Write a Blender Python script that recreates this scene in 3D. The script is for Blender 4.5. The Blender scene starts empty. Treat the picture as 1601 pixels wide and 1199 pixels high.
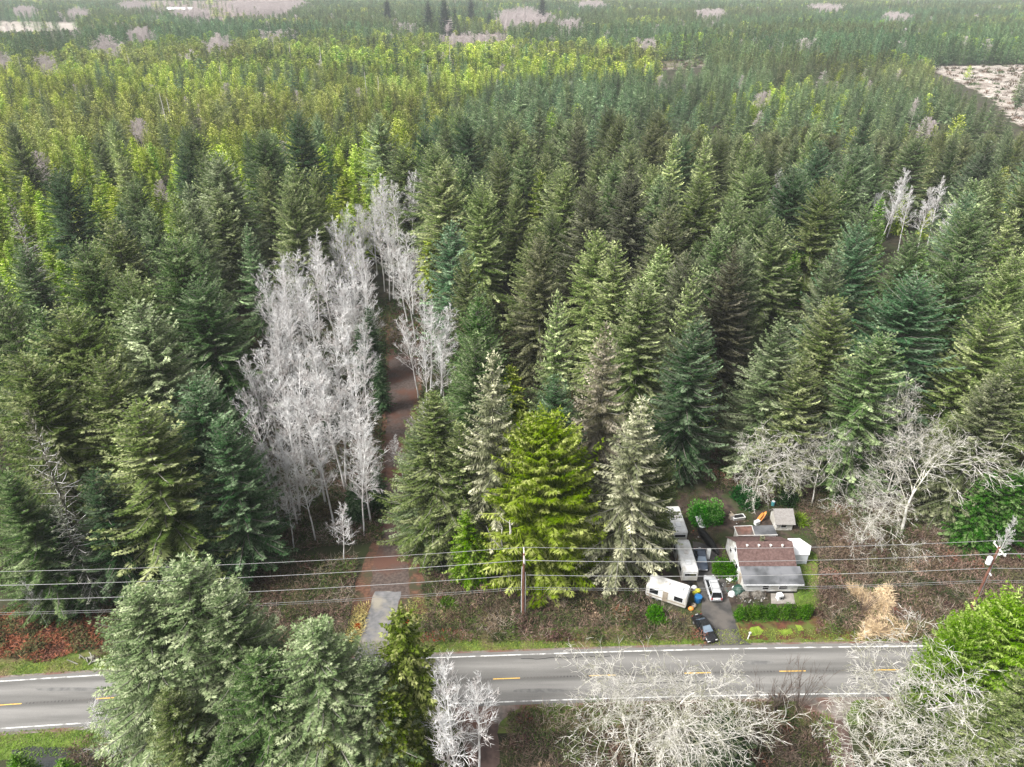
import bpy, math, random
import numpy as np
from mathutils import Vector, Matrix
RAD = math.radians
random.seed(11)
rng = np.random.default_rng(11)
SC = bpy.context.scene
COL = SC.collection

# ------------------------------------------------------------------ camera
CAM_H, PITCH, FPX = 77.4, RAD(30), 1111.0       # drone height, tilt below level, focal length in photo pixels
cam = bpy.data.cameras.new("camera")
cam.sensor_width = 36.0
cam.lens = FPX / 1601 * 36
cam.clip_start = 0.5
cam.clip_end = 12000
cam_o = bpy.data.objects.new("camera", cam)
cam_o.location = (0, 0, CAM_H)
cam_o.rotation_euler = (RAD(60), 0, 0)
COL.objects.link(cam_o)
SC.camera = cam_o

# ------------------------------------------------------------------ light
SUN_EL, SUN_AZ = RAD(50), RAD(245)               # azimuth clockwise from +Y: behind and left of the camera
world = bpy.data.worlds.new("World")
SC.world = world
world.use_nodes = True
wn = world.node_tree.nodes
wl = world.node_tree.links
for n in list(wn): wn.remove(n)
sky = wn.new("ShaderNodeTexSky"); sky.sky_type = 'NISHITA'; sky.sun_disc = False
sky.sun_elevation = SUN_EL; sky.sun_rotation = SUN_AZ
sky.air_density = 1.0; sky.dust_density = 4.0; sky.ozone_density = 1.0
hs = wn.new("ShaderNodeHueSaturation"); hs.inputs['Saturation'].default_value = 0.15   # thin overcast
bg = wn.new("ShaderNodeBackground"); bg.inputs['Strength'].default_value = 0.10
wo = wn.new("ShaderNodeOutputWorld")
wl.new(sky.outputs[0], hs.inputs['Color']); wl.new(hs.outputs[0], bg.inputs[0]); wl.new(bg.outputs[0], wo.inputs[0])
sun = bpy.data.lights.new("sun", 'SUN')
sun.energy = 2.8; sun.angle = RAD(14); sun.color = (1.0, 0.965, 0.91)
sun_o = bpy.data.objects.new("sun", sun)
sd = Vector((math.sin(SUN_AZ) * math.cos(SUN_EL), math.cos(SUN_AZ) * math.cos(SUN_EL), math.sin(SUN_EL)))
sun_o.rotation_euler = sd.to_track_quat('Z', 'Y').to_euler()
sun_o.location = (0, -50, 200)
COL.objects.link(sun_o)
SC.view_settings.view_transform = 'Standard'
SC.view_settings.look = 'None'
SC.view_settings.exposure = 1.45
SC.view_settings.gamma = 1.0
SC.cycles.max_bounces = 5
SC.cycles.diffuse_bounces = 3
SC.cycles.glossy_bounces = 2
SC.cycles.transmission_bounces = 2
SC.cycles.volume_bounces = 0
SC.cycles.caustics_reflective = False
SC.cycles.caustics_refractive = False

# ------------------------------------------------------------------ picture <-> ground
def G(px, py, z=0.0):
    """point at height z seen at photo pixel (px, py)"""
    x = (px - 800.5) / FPX; yy = -(py - 599.5) / FPX
    d = np.array([x, math.cos(PITCH) + yy * math.sin(PITCH), -math.sin(PITCH) + yy * math.cos(PITCH)])
    t = (z - CAM_H) / d[2]
    return float(d[0] * t), float(d[1] * t)
def PX(x, y, z=0.0):
    dz = z - CAM_H
    Z = y * math.cos(PITCH) - dz * math.sin(PITCH)
    U = y * math.sin(PITCH) + dz * math.cos(PITCH)
    return 800.5 + FPX * x / Z, 599.5 - FPX * U / Z
def inpoly(px, py, poly):
    px = np.asarray(px, float); py = np.asarray(py, float)
    r = np.zeros(px.shape, bool); n = len(poly)
    for i in range(n):
        x0, y0 = poly[i]; x1, y1 = poly[(i + 1) % n]
        if y0 == y1: continue
        c = ((y0 > py) != (y1 > py)) & (px < (x1 - x0) * (py - y0) / (y1 - y0) + x0)
        r ^= c
    return r

# ------------------------------------------------------------------ mesh helpers
def mesh_np(name, V, F, mats, mi=None, fv=None, col=None, smooth=False):
    me = bpy.data.meshes.new(name)
    V = np.asarray(V, np.float32)
    if not isinstance(F, (list, tuple)): F = [F]
    F = [np.asarray(f, np.int32) for f in F if len(f)]
    me.vertices.add(len(V)); me.vertices.foreach_set('co', V.ravel())
    loops = np.concatenate([f.ravel() for f in F])
    tot = np.concatenate([np.full(len(f), f.shape[1], np.int32) for f in F])
    st = np.concatenate([[0], np.cumsum(tot)[:-1]]).astype(np.int32)
    me.loops.add(len(loops)); me.loops.foreach_set('vertex_index', loops)
    me.polygons.add(len(tot)); me.polygons.foreach_set('loop_start', st); me.polygons.foreach_set('loop_total', tot)
    for m in mats: me.materials.append(m)
    if mi is not None: me.polygons.foreach_set('material_index', np.asarray(mi, np.int32))
    if smooth: me.polygons.foreach_set('use_smooth', np.ones(len(tot), bool))
    if fv is not None:
        a = me.attributes.new('fv', 'FLOAT', 'POINT'); a.data.foreach_set('value', np.asarray(fv, np.float32))
    if col is not None:
        a = me.attributes.new('tone', 'FLOAT_COLOR', 'POINT')
        c = np.ones((len(V), 4), np.float32); c[:, :3] = col; a.data.foreach_set('color', c.ravel())
    me.update(calc_edges=True)
    return me
def nrm(a): return a / np.maximum(np.linalg.norm(a, axis=-1, keepdims=True), 1e-9)
def blades(P, D, L, W, tilt=0.6, r=rng):
    """rhombus leaves: base P, unit direction D, length L, width W -> verts (4N,3)"""
    n = len(P); L = np.asarray(L).reshape(-1, 1) * np.ones((n, 1)); W = np.asarray(W).reshape(-1, 1) * np.ones((n, 1))
    up = np.array([0, 0, 1.0]) + r.normal(0, tilt, (n, 3))
    w = nrm(np.cross(D, up)) * W * 0.5
    m = P + D * L * 0.45
    return np.stack([P, m + w, P + D * L, m - w], 1).reshape(-1, 3)
def quads(n, off=0): return np.arange(n * 4, dtype=np.int32).reshape(-1, 4) + off
def tubes(p0, p1, r0, r1, k=3):
    """tapered prisms between points: verts, quad faces"""
    p0 = np.asarray(p0, float); p1 = np.asarray(p1, float); n = len(p0)
    d = nrm(p1 - p0)
    a = np.where(np.abs(d[:, 2:3]) > .9, np.array([[1., 0, 0]]), np.array([[0, 0, 1.]]))
    u = nrm(np.cross(d, a)); v = np.cross(d, u)
    an = np.arange(k) * 2 * math.pi / k
    ring = u[:, None, :] * np.cos(an)[None, :, None] + v[:, None, :] * np.sin(an)[None, :, None]
    r0 = np.asarray(r0, float).reshape(-1, 1, 1) * np.ones((n, 1, 1)); r1 = np.asarray(r1, float).reshape(-1, 1, 1) * np.ones((n, 1, 1))
    V = np.concatenate([p0[:, None] + ring * r0, p1[:, None] + ring * r1], 1).reshape(-1, 3)
    b = (np.arange(n) * 2 * k)[:, None]; i = np.arange(k); j = (i + 1) % k
    F = np.stack([b + i, b + j, b + j + k, b + i + k], -1).reshape(-1, 4)
    return V, F
def polyline_tube(pts, rad, k=6):
    pts = [np.array(p, float) for p in pts]; n = len(pts)
    V = []; F = []
    for i, p in enumerate(pts):
        d = pts[min(i + 1, n - 1)] - pts[max(i - 1, 0)]; d = d / max(np.linalg.norm(d), 1e-9)
        a = np.array([1., 0, 0]) if abs(d[2]) > .9 else np.array([0, 0, 1.])
        u = np.cross(d, a); u /= np.linalg.norm(u); v = np.cross(d, u)
        rr = rad[i] if hasattr(rad, '__len__') else rad
        for q in range(k):
            t = q * 2 * math.pi / k; V.append(p + (u * math.cos(t) + v * math.sin(t)) * rr)
    for i in range(n - 1):
        for q in range(k):
            F.append([i * k + q, i * k + (q + 1) % k, (i + 1) * k + (q + 1) % k, (i + 1) * k + q])
    return np.array(V), np.array(F)

class MB:
    """collects boxes, prisms, tubes and lofts into ONE mesh"""
    def __init__(s): s.V = []; s.F = []; s.M = []
    def add(s, V, F, m=0):
        o = len(s.V); s.V += [tuple(map(float, v)) for v in V]; s.F += [[int(i) + o for i in f] for f in F]; s.M += [m] * len(F); return s
    def box(s, c, d, m=0, rz=0, bev=0.0):
        x, y, z = d[0] / 2, d[1] / 2, d[2] / 2; b = min(bev, x * .9, y * .9)
        if b > 0: ring = [(-x + b, -y), (x - b, -y), (x, -y + b), (x, y - b), (x - b, y), (-x + b, y), (-x, y - b), (-x, -y + b)]
        else: ring = [(-x, -y), (x, -y), (x, y), (-x, y)]
        cz, sz = math.cos(rz), math.sin(rz); n = len(ring)
        V = [(c[0] + p[0] * cz - p[1] * sz, c[1] + p[0] * sz + p[1] * cz, c[2] + h) for h in (-z, z) for p in ring]
        F = [[i, (i + 1) % n, (i + 1) % n + n, i + n] for i in range(n)] + [list(range(n))[::-1], [i + n for i in range(n)]]
        return s.add(V, F, m)
    def poly(s, pts, m=0): return s.add(pts, [list(range(len(pts)))], m)
    def prism(s, top, zlo, m=0, mtop=None):
        n = len(top); V = list(top) + [(p[0], p[1], zlo) for p in top]
        s.add(V, [[i, i + n, (i + 1) % n + n, (i + 1) % n] for i in range(n)] + [[i + n for i in range(n)][::-1]], m)
        return s.add(top, [list(range(n))], m if mtop is None else mtop)
    def tube(s, pts, r, k=8, m=0, cap=True):
        V, F = polyline_tube(pts, r, k); s.add(V, F, m)
        if cap:
            n = len(V); s.add(V[:k], [list(range(k))], m); s.add(V[n - k:], [list(range(k))[::-1]], m)
        return s
    def loft(s, rings, m=0, cap=True):
        n = len(rings[0]); V = [p for r in rings for p in r]
        F = [[i * n + j, i * n + (j + 1) % n, (i + 1) * n + (j + 1) % n, (i + 1) * n + j] for i in range(len(rings) - 1) for j in range(n)]
        if cap: F += [list(range(n))[::-1], [(len(rings) - 1) * n + j for j in range(n)]]
        return s.add(V, F, m)
    def build(s, name, mats, parent=None, smooth=False):
        me = bpy.data.meshes.new(name); me.from_pydata(s.V, [], s.F)
        for m in (mats if isinstance(mats, (list, tuple)) else [mats]): me.materials.append(m)
        me.polygons.foreach_set('material_index', s.M)
        if smooth: me.polygons.foreach_set('use_smooth', [True] * len(s.F))
        me.update(); o = bpy.data.objects.new(name, me); COL.objects.link(o)
        if parent is not None: o.parent = parent
        return o
def obj(name, me, parent=None, loc=None):
    o = bpy.data.objects.new(name, me); COL.objects.link(o)
    if parent is not None: o.parent = parent
    if loc is not None: o.location = loc
    return o
def empty(name, loc=(0, 0, 0), rz=0, sc=(1, 1, 1)):
    o = bpy.data.objects.new(name, None); COL.objects.link(o); o.location = loc; o.rotation_euler = (0, 0, rz); o.scale = sc
    o.empty_display_size = 0.3
    return o
def tag(o, label=None, cat=None, group=None, kind=None):
    if label: o['label'] = label
    if cat: o['category'] = cat
    if group: o['group'] = group
    if kind: o['kind'] = kind
    return o

# ------------------------------------------------------------------ materials
def mat(name, rough=0.8, spec=0.3, metal=0.0):
    m = bpy.data.materials.new(name); m.use_nodes = True
    p = m.node_tree.nodes['Principled BSDF']
    p.inputs['Roughness'].default_value = rough; p.inputs['Specular IOR Level'].default_value = spec; p.inputs['Metallic'].default_value = metal
    return m, m.node_tree, p
def N(nt, t, **kw):
    n = nt.nodes.new(t)
    for k, v in kw.items():
        if k.startswith('i_'): n.inputs[k[2:].replace('_', ' ')].default_value = v
        else: setattr(n, k, v)
    return n
def noisy(name, c1, c2, scale=2.0, rough=0.85, c3=None, scale2=None, spec=0.25, bump=0.0, metal=0.0, lo=.35, hi=.65, detail=6):
    """procedural: two or three tones mixed by noise in object space"""
    q_ = .61 if max(c2) < .55 else .85
    c1, c2 = tuple(v * q_ for v in c1), tuple(v * q_ for v in c2); c3 = None if c3 is None else tuple(v * q_ for v in c3)
    m, nt, p = mat(name, rough, spec, metal); L = nt.links.new
    tc = N(nt, 'ShaderNodeTexCoord')
    nz = N(nt, 'ShaderNodeTexNoise'); nz.inputs['Scale'].default_value = scale; nz.inputs['Detail'].default_value = detail
    L(tc.outputs['Object'], nz.inputs['Vector'])
    r = N(nt, 'ShaderNodeValToRGB'); r.color_ramp.elements[0].position = lo; r.color_ramp.elements[1].position = hi
    r.color_ramp.elements[0].color = (*c1, 1); r.color_ramp.elements[1].color = (*c2, 1)
    L(nz.outputs['Fac'], r.inputs[0]); out = r.outputs[0]
    if c3 is not None:
        n2 = N(nt, 'ShaderNodeTexNoise'); n2.inputs['Scale'].default_value = scale2 or scale * .2; n2.inputs['Detail'].default_value = 5
        L(tc.outputs['Object'], n2.inputs['Vector'])
        r2 = N(nt, 'ShaderNodeValToRGB'); r2.color_ramp.elements[0].position = .46; r2.color_ramp.elements[1].position = .62
        L(n2.outputs['Fac'], r2.inputs[0])
        mx = N(nt, 'ShaderNodeMixRGB'); mx.inputs[2].default_value = (*c3, 1)
        L(r2.outputs[0], mx.inputs[0]); L(out, mx.inputs[1]); out = mx.outputs[0]
    L(out, p.inputs['Base Color'])
    if bump:
        b = N(nt, 'ShaderNodeBump'); b.inputs['Strength'].default_value = bump; b.inputs['Distance'].default_value = .05
        L(nz.outputs['Fac'], b.inputs['Height']); L(b.outputs[0], p.inputs['Normal'])
    return m
def foliage(name, instanced, sat=1.12):
    """needles and leaves: the tree's own tint x the branch's own tone"""
    m = bpy.data.materials.new(name); m.use_nodes = True; nt = m.node_tree; L = nt.links.new
    for n in list(nt.nodes): nt.nodes.remove(n)
    oi = N(nt, 'ShaderNodeObjectInfo')
    if instanced:
        a = N(nt, 'ShaderNodeAttribute', attribute_type='INSTANCER', attribute_name='tint'); src = a.outputs['Color']
    else: src = oi.outputs['Color']
    f = N(nt, 'ShaderNodeAttribute', attribute_type='GEOMETRY', attribute_name='fv')
    mr = N(nt, 'ShaderNodeMapRange'); mr.inputs['To Min'].default_value = .75; mr.inputs['To Max'].default_value = 1.25
    L(oi.outputs['Random'], mr.inputs['Value'])
    mu = N(nt, 'ShaderNodeMath', operation='MULTIPLY'); L(f.outputs['Fac'], mu.inputs[0]); L(mr.outputs[0], mu.inputs[1])
    hs = N(nt, 'ShaderNodeHueSaturation'); L(src, hs.inputs['Color']); L(mu.outputs[0], hs.inputs['Value'])
    # paler growth is also less saturated
    sr = N(nt, 'ShaderNodeMapRange'); sr.inputs['From Min'].default_value = .6; sr.inputs['From Max'].default_value = 2.0
    sr.inputs['To Min'].default_value = 1.12 * sat; sr.inputs['To Max'].default_value = .72 * sat; L(f.outputs['Fac'], sr.inputs['Value']); L(sr.outputs[0], hs.inputs['Saturation'])
    hr = N(nt, 'ShaderNodeMapRange'); hr.inputs['From Min'].default_value = .5; hr.inputs['From Max'].default_value = 1.9
    hr.inputs['To Min'].default_value = .525; hr.inputs['To Max'].default_value = .472; L(f.outputs['Fac'], hr.inputs['Value']); L(hr.outputs[0], hs.inputs['Hue'])
    d = N(nt, 'ShaderNodeBsdfDiffuse'); t = N(nt, 'ShaderNodeBsdfTranslucent'); L(hs.outputs[0], d.inputs[0]); L(hs.outputs[0], t.inputs[0])
    mx = N(nt, 'ShaderNodeMixShader'); mx.inputs[0].default_value = .28; L(d.outputs[0], mx.inputs[1]); L(t.outputs[0], mx.inputs[2])
    o = N(nt, 'ShaderNodeOutputMaterial'); L(mx.outputs[0], o.inputs[0])
    return m
def toned(name):
    """small plants: colour carried by each blade"""
    m = bpy.data.materials.new(name); m.use_nodes = True; nt = m.node_tree; L = nt.links.new
    for n in list(nt.nodes): nt.nodes.remove(n)
    a = N(nt, 'ShaderNodeAttribute', attribute_type='GEOMETRY', attribute_name='tone')
    d = N(nt, 'ShaderNodeBsdfDiffuse'); t = N(nt, 'ShaderNodeBsdfTranslucent'); L(a.outputs['Color'], d.inputs[0]); L(a.outputs['Color'], t.inputs[0])
    mx = N(nt, 'ShaderNodeMixShader'); mx.inputs[0].default_value = .2; L(d.outputs[0], mx.inputs[1]); L(t.outputs[0], mx.inputs[2])
    o = N(nt, 'ShaderNodeOutputMaterial'); L(mx.outputs[0], o.inputs[0])
    return m
M = {}
M['needle'] = foliage('needles', False); M['needle_i'] = foliage('needles_wood', True)
M['toned'] = toned('small_plants')
M['bark'] = noisy('bark', (.10, .085, .07), (.26, .24, .21), 3.0, .95)
M['limb'] = noisy('lichened_limbs', (.22, .21, .17), (.42, .41, .35), 1.5, .95)
M['alder'] = noisy('alder_bark', (.66, .655, .65), (.90, .89, .88), 1.2, .9, c3=(.50, .46, .44), scale2=.5)
M['maple'] = noisy('maple_bark', (.50, .48, .43), (.80, .77, .72), 1.2, .9, c3=(.26, .26, .17), scale2=.7)
M['snag'] = noisy('snag_wood', (.45, .42, .39), (.72, .69, .65), 2.0, .9)
M['brownbark'] = noisy('sapling_bark', (.14, .10, .08), (.26, .20, .17), 2.0, .9)
M['floor'] = noisy('forest_floor', (.030, .032, .016), (.085, .070, .045), .35, .95, c3=(.05, .065, .022), scale2=.08)
M['gravel'] = noisy('gravel_track', (.075, .055, .047), (.15, .115, .10), 2.2, .95, c3=(.14, .07, .05), scale2=.22, bump=.3)
M['redlitter'] = noisy('leaf_litter', (.10, .055, .036), (.20, .10, .065), 2.5, .95, c3=(.07, .065, .035), scale2=.5)
M['apron'] = noisy('apron_asphalt', (.17, .17, .175), (.27, .265, .27), 1.2, .9, c3=(.36, .33, .27), scale2=.35)
M['drive'] = noisy('driveway_asphalt', (.055, .052, .05), (.115, .108, .102), .8, .7, c3=(.14, .125, .112), scale2=.4, spec=.4)
M['shoulder'] = noisy('shoulder_gravel', (.19, .165, .145), (.32, .28, .25), 1.8, .95, c3=(.22, .12, .09), scale2=.25)
M['soil'] = noisy('yard_soil', (.035, .025, .020), (.12, .085, .068), .9, .95, c3=(.05, .07, .022), scale2=.3)
M['grass_g'] = noisy('verge_turf', (.07, .12, .018), (.17, .24, .045), .9, .95, c3=(.20, .15, .08), scale2=.25)
M['moss'] = noisy('moss', (.16, .26, .02), (.30, .42, .05), 1.5, .95)
M['mulch'] = noisy('mulch', (.07, .03, .018), (.16, .065, .035), 1.5, .95, c3=(.12, .15, .03), scale2=.5)
M['slash'] = noisy('slash_ground', (.12, .095, .075), (.36, .31, .27), .13, .95, c3=(.13, .12, .06), scale2=.03)
M['field'] = noisy('pale_field', (.36, .31, .26), (.50, .45, .40), .02, .95)
M['pinkwood'] = noisy('scrub_ground', (.20, .15, .135), (.32, .25, .225), .05, .95)
M['water'] = noisy('ditch_water', (.02, .025, .025), (.05, .05, .045), .6, .08, spec=.6)
M['mud'] = noisy('dark_mud', (.09, .06, .05), (.15, .10, .085), 1.2, .8)
M['pole'] = noisy('pole_wood', (.20, .085, .055), (.30, .15, .11), 2.0, .9)
M['wire'] = noisy('wire_metal', (.40, .40, .40), (.54, .54, .54), 1.0, .5, metal=.2)
M['wire_d'] = noisy('cable_jacket', (.22, .22, .22), (.34, .34, .34), 1.0, .6)
M['white'] = noisy('white_paint', (.62, .62, .60), (.80, .80, .79), 1.3, .6, c3=(.50, .48, .43), scale2=.6)
M['clean'] = noisy('clean_white', (.76, .77, .78), (.86, .87, .88), .5, .5)
M['tan'] = noisy('tan_board', (.40, .33, .25), (.52, .45, .36), 2.0, .8)
M['dark'] = noisy('dark_gap', (.02, .02, .02), (.045, .045, .045), 2.0, .5)
M['blackp'] = noisy('black_paint', (.012, .012, .013), (.02, .02, .022), 1.0, .18, spec=.6)
M['bluep'] = noisy('slate_blue_paint', (.06, .08, .12), (.09, .115, .16), 1.0, .25, spec=.6)
M['silverp'] = noisy('silver_paint', (.50, .51, .53), (.60, .61, .63), 1.0, .28, spec=.6, metal=.2)
M['rubber'] = noisy('tyre_rubber', (.02, .02, .02), (.04, .04, .04), 3.0, .9)
M['rim'] = noisy('rim_metal', (.35, .35, .36), (.5, .5, .5), 3.0, .4, metal=.6)
M['glass'] = noisy('dark_glass', (.015, .018, .022), (.03, .035, .04), .5, .06, spec=.8)
M['bglass'] = noisy('windscreen_glass', (.16, .22, .29), (.28, .36, .45), .5, .08, spec=.8)  # pale blue is sky reflection put into the pane colour
M['redlamp'] = noisy('red_lens', (.35, .02, .02), (.5, .04, .03), 3.0, .3)
M['lens'] = noisy('clear_lens', (.6, .6, .6), (.8, .8, .8), 3.0, .2)
M['blackroof'] = noisy('black_roofing', (.075, .08, .085), (.14, .145, .155), .7, .55, c3=(.22, .225, .24), scale2=.35, spec=.4)
M['bluebin'] = noisy('blue_plastic', (.02, .16, .42), (.04, .22, .52), 2.0, .4)
M['yellow'] = noisy('yellow_plastic', (.50, .48, .03), (.62, .60, .06), 2.0, .5)
M['orange'] = noisy('orange_plastic', (.62, .22, .04), (.75, .32, .08), 2.0, .5)
M['greentarp'] = noisy('green_tarp', (.02, .06, .045), (.04, .11, .08), 2.0, .5)
M['blacktarp'] = noisy('black_tarp', (.008, .008, .008), (.02, .02, .02), 2.0, .5)
M['concrete'] = noisy('concrete', (.30, .27, .24), (.42, .39, .35), 1.5, .9)
M['teal'] = noisy('teal_plastic', (.10, .40, .45), (.15, .50, .55), 2.0, .4)
def roofing():
    m, nt, p = mat('brown_shingles', .9, .2); L = nt.links.new
    tc = N(nt, 'ShaderNodeTexCoord'); nz = N(nt, 'ShaderNodeTexNoise'); nz.inputs['Scale'].default_value = 3.0; nz.inputs['Detail'].default_value = 8
    L(tc.outputs['Object'], nz.inputs['Vector']); r = N(nt, 'ShaderNodeValToRGB')
    r.color_ramp.elements[0].position = .3; r.color_ramp.elements[1].position = .7
    r.color_ramp.elements[0].color = (.075, .044, .040, 1); r.color_ramp.elements[1].color = (.155, .10, .09, 1); L(nz.outputs[0], r.inputs[0])
    mp = N(nt, 'ShaderNodeMapping'); mp.inputs['Scale'].default_value = (1, 1, 1); L(tc.outputs['Object'], mp.inputs[0])
    br = N(nt, 'ShaderNodeTexBrick'); br.inputs['Scale'].default_value = 3.0; br.inputs['Mortar Size'].default_value = .02
    br.inputs['Color1'].default_value = (1, 1, 1, 1); br.inputs['Color2'].default_value = (.86, .86, .86, 1); br.inputs['Mortar'].default_value = (.6, .6, .6, 1)
    L(mp.outputs[0], br.inputs['Vector'])
    mx = N(nt, 'ShaderNodeMixRGB', blend_type='MULTIPLY'); mx.inputs[0].default_value = 1; L(r.outputs[0], mx.inputs[1]); L(br.outputs[0], mx.inputs[2]); L(mx.outputs[0], p.inputs['Base Color'])
    return m
M['brownroof'] = roofing()
def shakes():
    m, nt, p = mat('weathered_shakes', .9, .2); L = nt.links.new
    tc = N(nt, 'ShaderNodeTexCoord')
    br = N(nt, 'ShaderNodeTexBrick'); br.inputs['Scale'].default_value = 3.2; br.inputs['Mortar Size'].default_value = .05; br.inputs['Brick Width'].default_value = .9
    br.inputs['Color1'].default_value = (.34, .325, .31, 1); br.inputs['Color2'].default_value = (.25, .235, .22, 1); br.inputs['Mortar'].default_value = (.11, .10, .095, 1)
    L(tc.outputs['Object'], br.inputs['Vector']); L(br.outputs[0], p.inputs['Base Color'])
    return m
M['shakes'] = shakes()
def roadmat():
    m, nt, p = mat('road_asphalt', .85, .3); L = nt.links.new
    a = N(nt, 'ShaderNodeAttribute', attribute_type='GEOMETRY', attribute_name='across')
    r = N(nt, 'ShaderNodeValToRGB'); cr = r.color_ramp
    stops = [(0, .24), (.10, .30), (.14, .25), (.22, .27), (.28, .335), (.38, .33), (.44, .20), (.47, .175), (.51, .22), (.55, .235), (.60, .235), (.655, .27), (.73, .335), (.80, .30), (.86, .205), (.90, .20), (.93, .26), (1, .25)]
    while len(cr.elements) < len(stops): cr.elements.new(.5)
    for e, (q, v) in zip(cr.elements, stops): e.position = q; v *= .50; e.color = (v * 1.03, v, v * .95, 1)
    tc = N(nt, 'ShaderNodeTexCoord')
    n0 = N(nt, 'ShaderNodeTexNoise'); n0.inputs['Scale'].default_value = .12; n0.inputs['Detail'].default_value = 4; L(tc.outputs['Object'], n0.inputs['Vector'])
    m0 = N(nt, 'ShaderNodeMath', operation='MULTIPLY_ADD'); m0.inputs[1].default_value = .10; L(n0.outputs[0], m0.inputs[0])
    sb = N(nt, 'ShaderNodeMath', operation='SUBTRACT'); sb.inputs[1].default_value = .05; L(a.outputs['Fac'], sb.inputs[0]); L(sb.outputs[0], m0.inputs[2]); L(m0.outputs[0], r.inputs[0])
    mp = N(nt, 'ShaderNodeMapping'); mp.inputs['Scale'].default_value = (.12, 1.6, 1); L(tc.outputs['Object'], mp.inputs[0])
    n1 = N(nt, 'ShaderNodeTexNoise'); n1.inputs['Scale'].default_value = 1.0; n1.inputs['Detail'].default_value = 8; L(mp.outputs[0], n1.inputs['Vector'])
    mr = N(nt, 'ShaderNodeMapRange'); mr.inputs['From Min'].default_value = .3; mr.inputs['From Max'].default_value = .7; mr.inputs['To Min'].default_value = .86; mr.inputs['To Max'].default_value = 1.12; L(n1.outputs[0], mr.inputs[0])
    n2 = N(nt, 'ShaderNodeTexNoise'); n2.inputs['Scale'].default_value = 14; n2.inputs['Detail'].default_value = 3; L(tc.outputs['Object'], n2.inputs['Vector'])
    mr2 = N(nt, 'ShaderNodeMapRange'); mr2.inputs['From Min'].default_value = .3; mr2.inputs['From Max'].default_value = .7; mr2.inputs['To Min'].default_value = .9; mr2.inputs['To Max'].default_value = 1.08; L(n2.outputs[0], mr2.inputs[0])
    mu = N(nt, 'ShaderNodeMath', operation='MULTIPLY'); L(mr.outputs[0], mu.inputs[0]); L(mr2.outputs[0], mu.inputs[1])
    mx = N(nt, 'ShaderNodeVectorMath', operation='SCALE'); L(r.outputs[0], mx.inputs[0]); L(mu.outputs[0], mx.inputs['Scale']); L(mx.outputs[0], p.inputs['Base Color'])
    return m
M['road'] = roadmat()
M['patch'] = noisy('old_tar_patch', (.16, .158, .155), (.24, .235, .225), 1.5, .85)
M['paintw'] = noisy('white_line_paint', (.30, .30, .29), (.66, .66, .64), 5.0, .7, c3=(.22, .215, .21), scale2=.8, lo=.3, hi=.5)
M['painty'] = noisy('yellow_line_paint', (.55, .33, .06), (.72, .46, .12), 4.0, .7)

# ------------------------------------------------------------------ ground
gs = 5500
gm = mesh_np('ground', [(-gs, -250, 0), (gs, -250, 0), (gs, 6800, 0), (-gs, 6800, 0)], [np.array([[0, 1, 2, 3]])], [M['floor']])
tag(obj('ground', gm), kind='structure')
def sheet(name, poly, m, z, jag=.25, step=.8, world=False):
    """flat patch traced on the ground, with an uneven edge"""
    pts = [p if world else G(*p) for p in poly]; out = []
    r = random.Random(len(out) + int(z * 1e4) + len(poly))
    for i, a in enumerate(pts):
        b = pts[(i + 1) % len(pts)]; L = math.dist(a, b); n = max(1, int(L / step)); n = min(n, 160)
        for k in range(n):
            t = k / n; j = jag if k else jag * .5
            out.append((a[0] + (b[0] - a[0]) * t + r.uniform(-j, j), a[1] + (b[1] - a[1]) * t + r.uniform(-j, j), z))
    mb = MB(); mb.poly(out); o = mb.build(name, m); tag(o, kind='structure'); return o
far_line = [G(*p) for p in [(0, 1065.5), (151, 1056), (400, 1042), (679, 1028), (1000, 1018), (1165, 1015), (1435, 1010)]]
near_line = [G(*p) for p in [(0, 1140), (100, 1132), (400, 1115), (775, 1098), (950, 1092), (1158, 1088), (1347, 1084)]]
fx = np.array([p[0] for p in far_line]); fy = np.array([p[1] for p in far_line]); nx = np.array([p[0] for p in near_line]); ny = np.array([p[1] for p in near_line])
pf = np.polyfit(fx, fy, 2); pn = np.polyfit(nx, ny, 2)
def lin(p, X):
    Xc = np.clip(X, -60, 45); s = np.polyval(np.polyder(p), Xc); return np.polyval(p, Xc) + s * (X - Xc)
def roadY(X, v):
    """v = 0 near white line, 1 far white line"""
    a = lin(pn, X); b = lin(pf, X); return a + (b - a) * v
def strip(name, X0, X1, v0, v1, z, m, nX=200, nv=1, across=False, st=True):
    Xs = np.linspace(X0, X1, nX); vs = np.linspace(v0, v1, nv + 1)
    V = np.array([(X, roadY(X, v), z) for X in Xs for v in vs])
    F = np.array([[i * (nv + 1) + j, (i + 1) * (nv + 1) + j, (i + 1) * (nv + 1) + j + 1, i * (nv + 1) + j + 1] for i in range(nX - 1) for j in range(nv)])
    me = mesh_np(name, V, [F], [m])
    if across:
        a = me.attributes.new('across', 'FLOAT', 'POINT'); a.data.foreach_set('value', np.tile(np.linspace(0, 1, nv + 1), nX).astype(np.float32))
    o = obj(name, me)
    if st: tag(o, kind='structure')
    return o
strip('verge_far', -260, 260, 1.02, 1.62, .012, M['grass_g'])
strip('verge_near', -260, 260, -.60, -.02, .012, M['grass_g'])
strip('road_shoulder', -260, 260, -.13, 1.13, .020, M['shoulder'])
strip('road', -260, 260, -.07, 1.08, .045, M['road'], 300, 24, True)
for v in (0, 1):
    strip('road_edge_line', -260, 260, v - .012, v + .012, .050, M['paintw'])
cyc = (G(921, 1056)[0] - G(771, 1061)[0]); X00 = G(771, 1061)[0]
for k in range(-12, 14):
    a = X00 + cyc * k
    strip('road_centre_dash', a, a + 3.4, .472, .492, .050, M['painty'], 5)
mb = MB()                                                                # rumble dimples between the dashes
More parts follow.
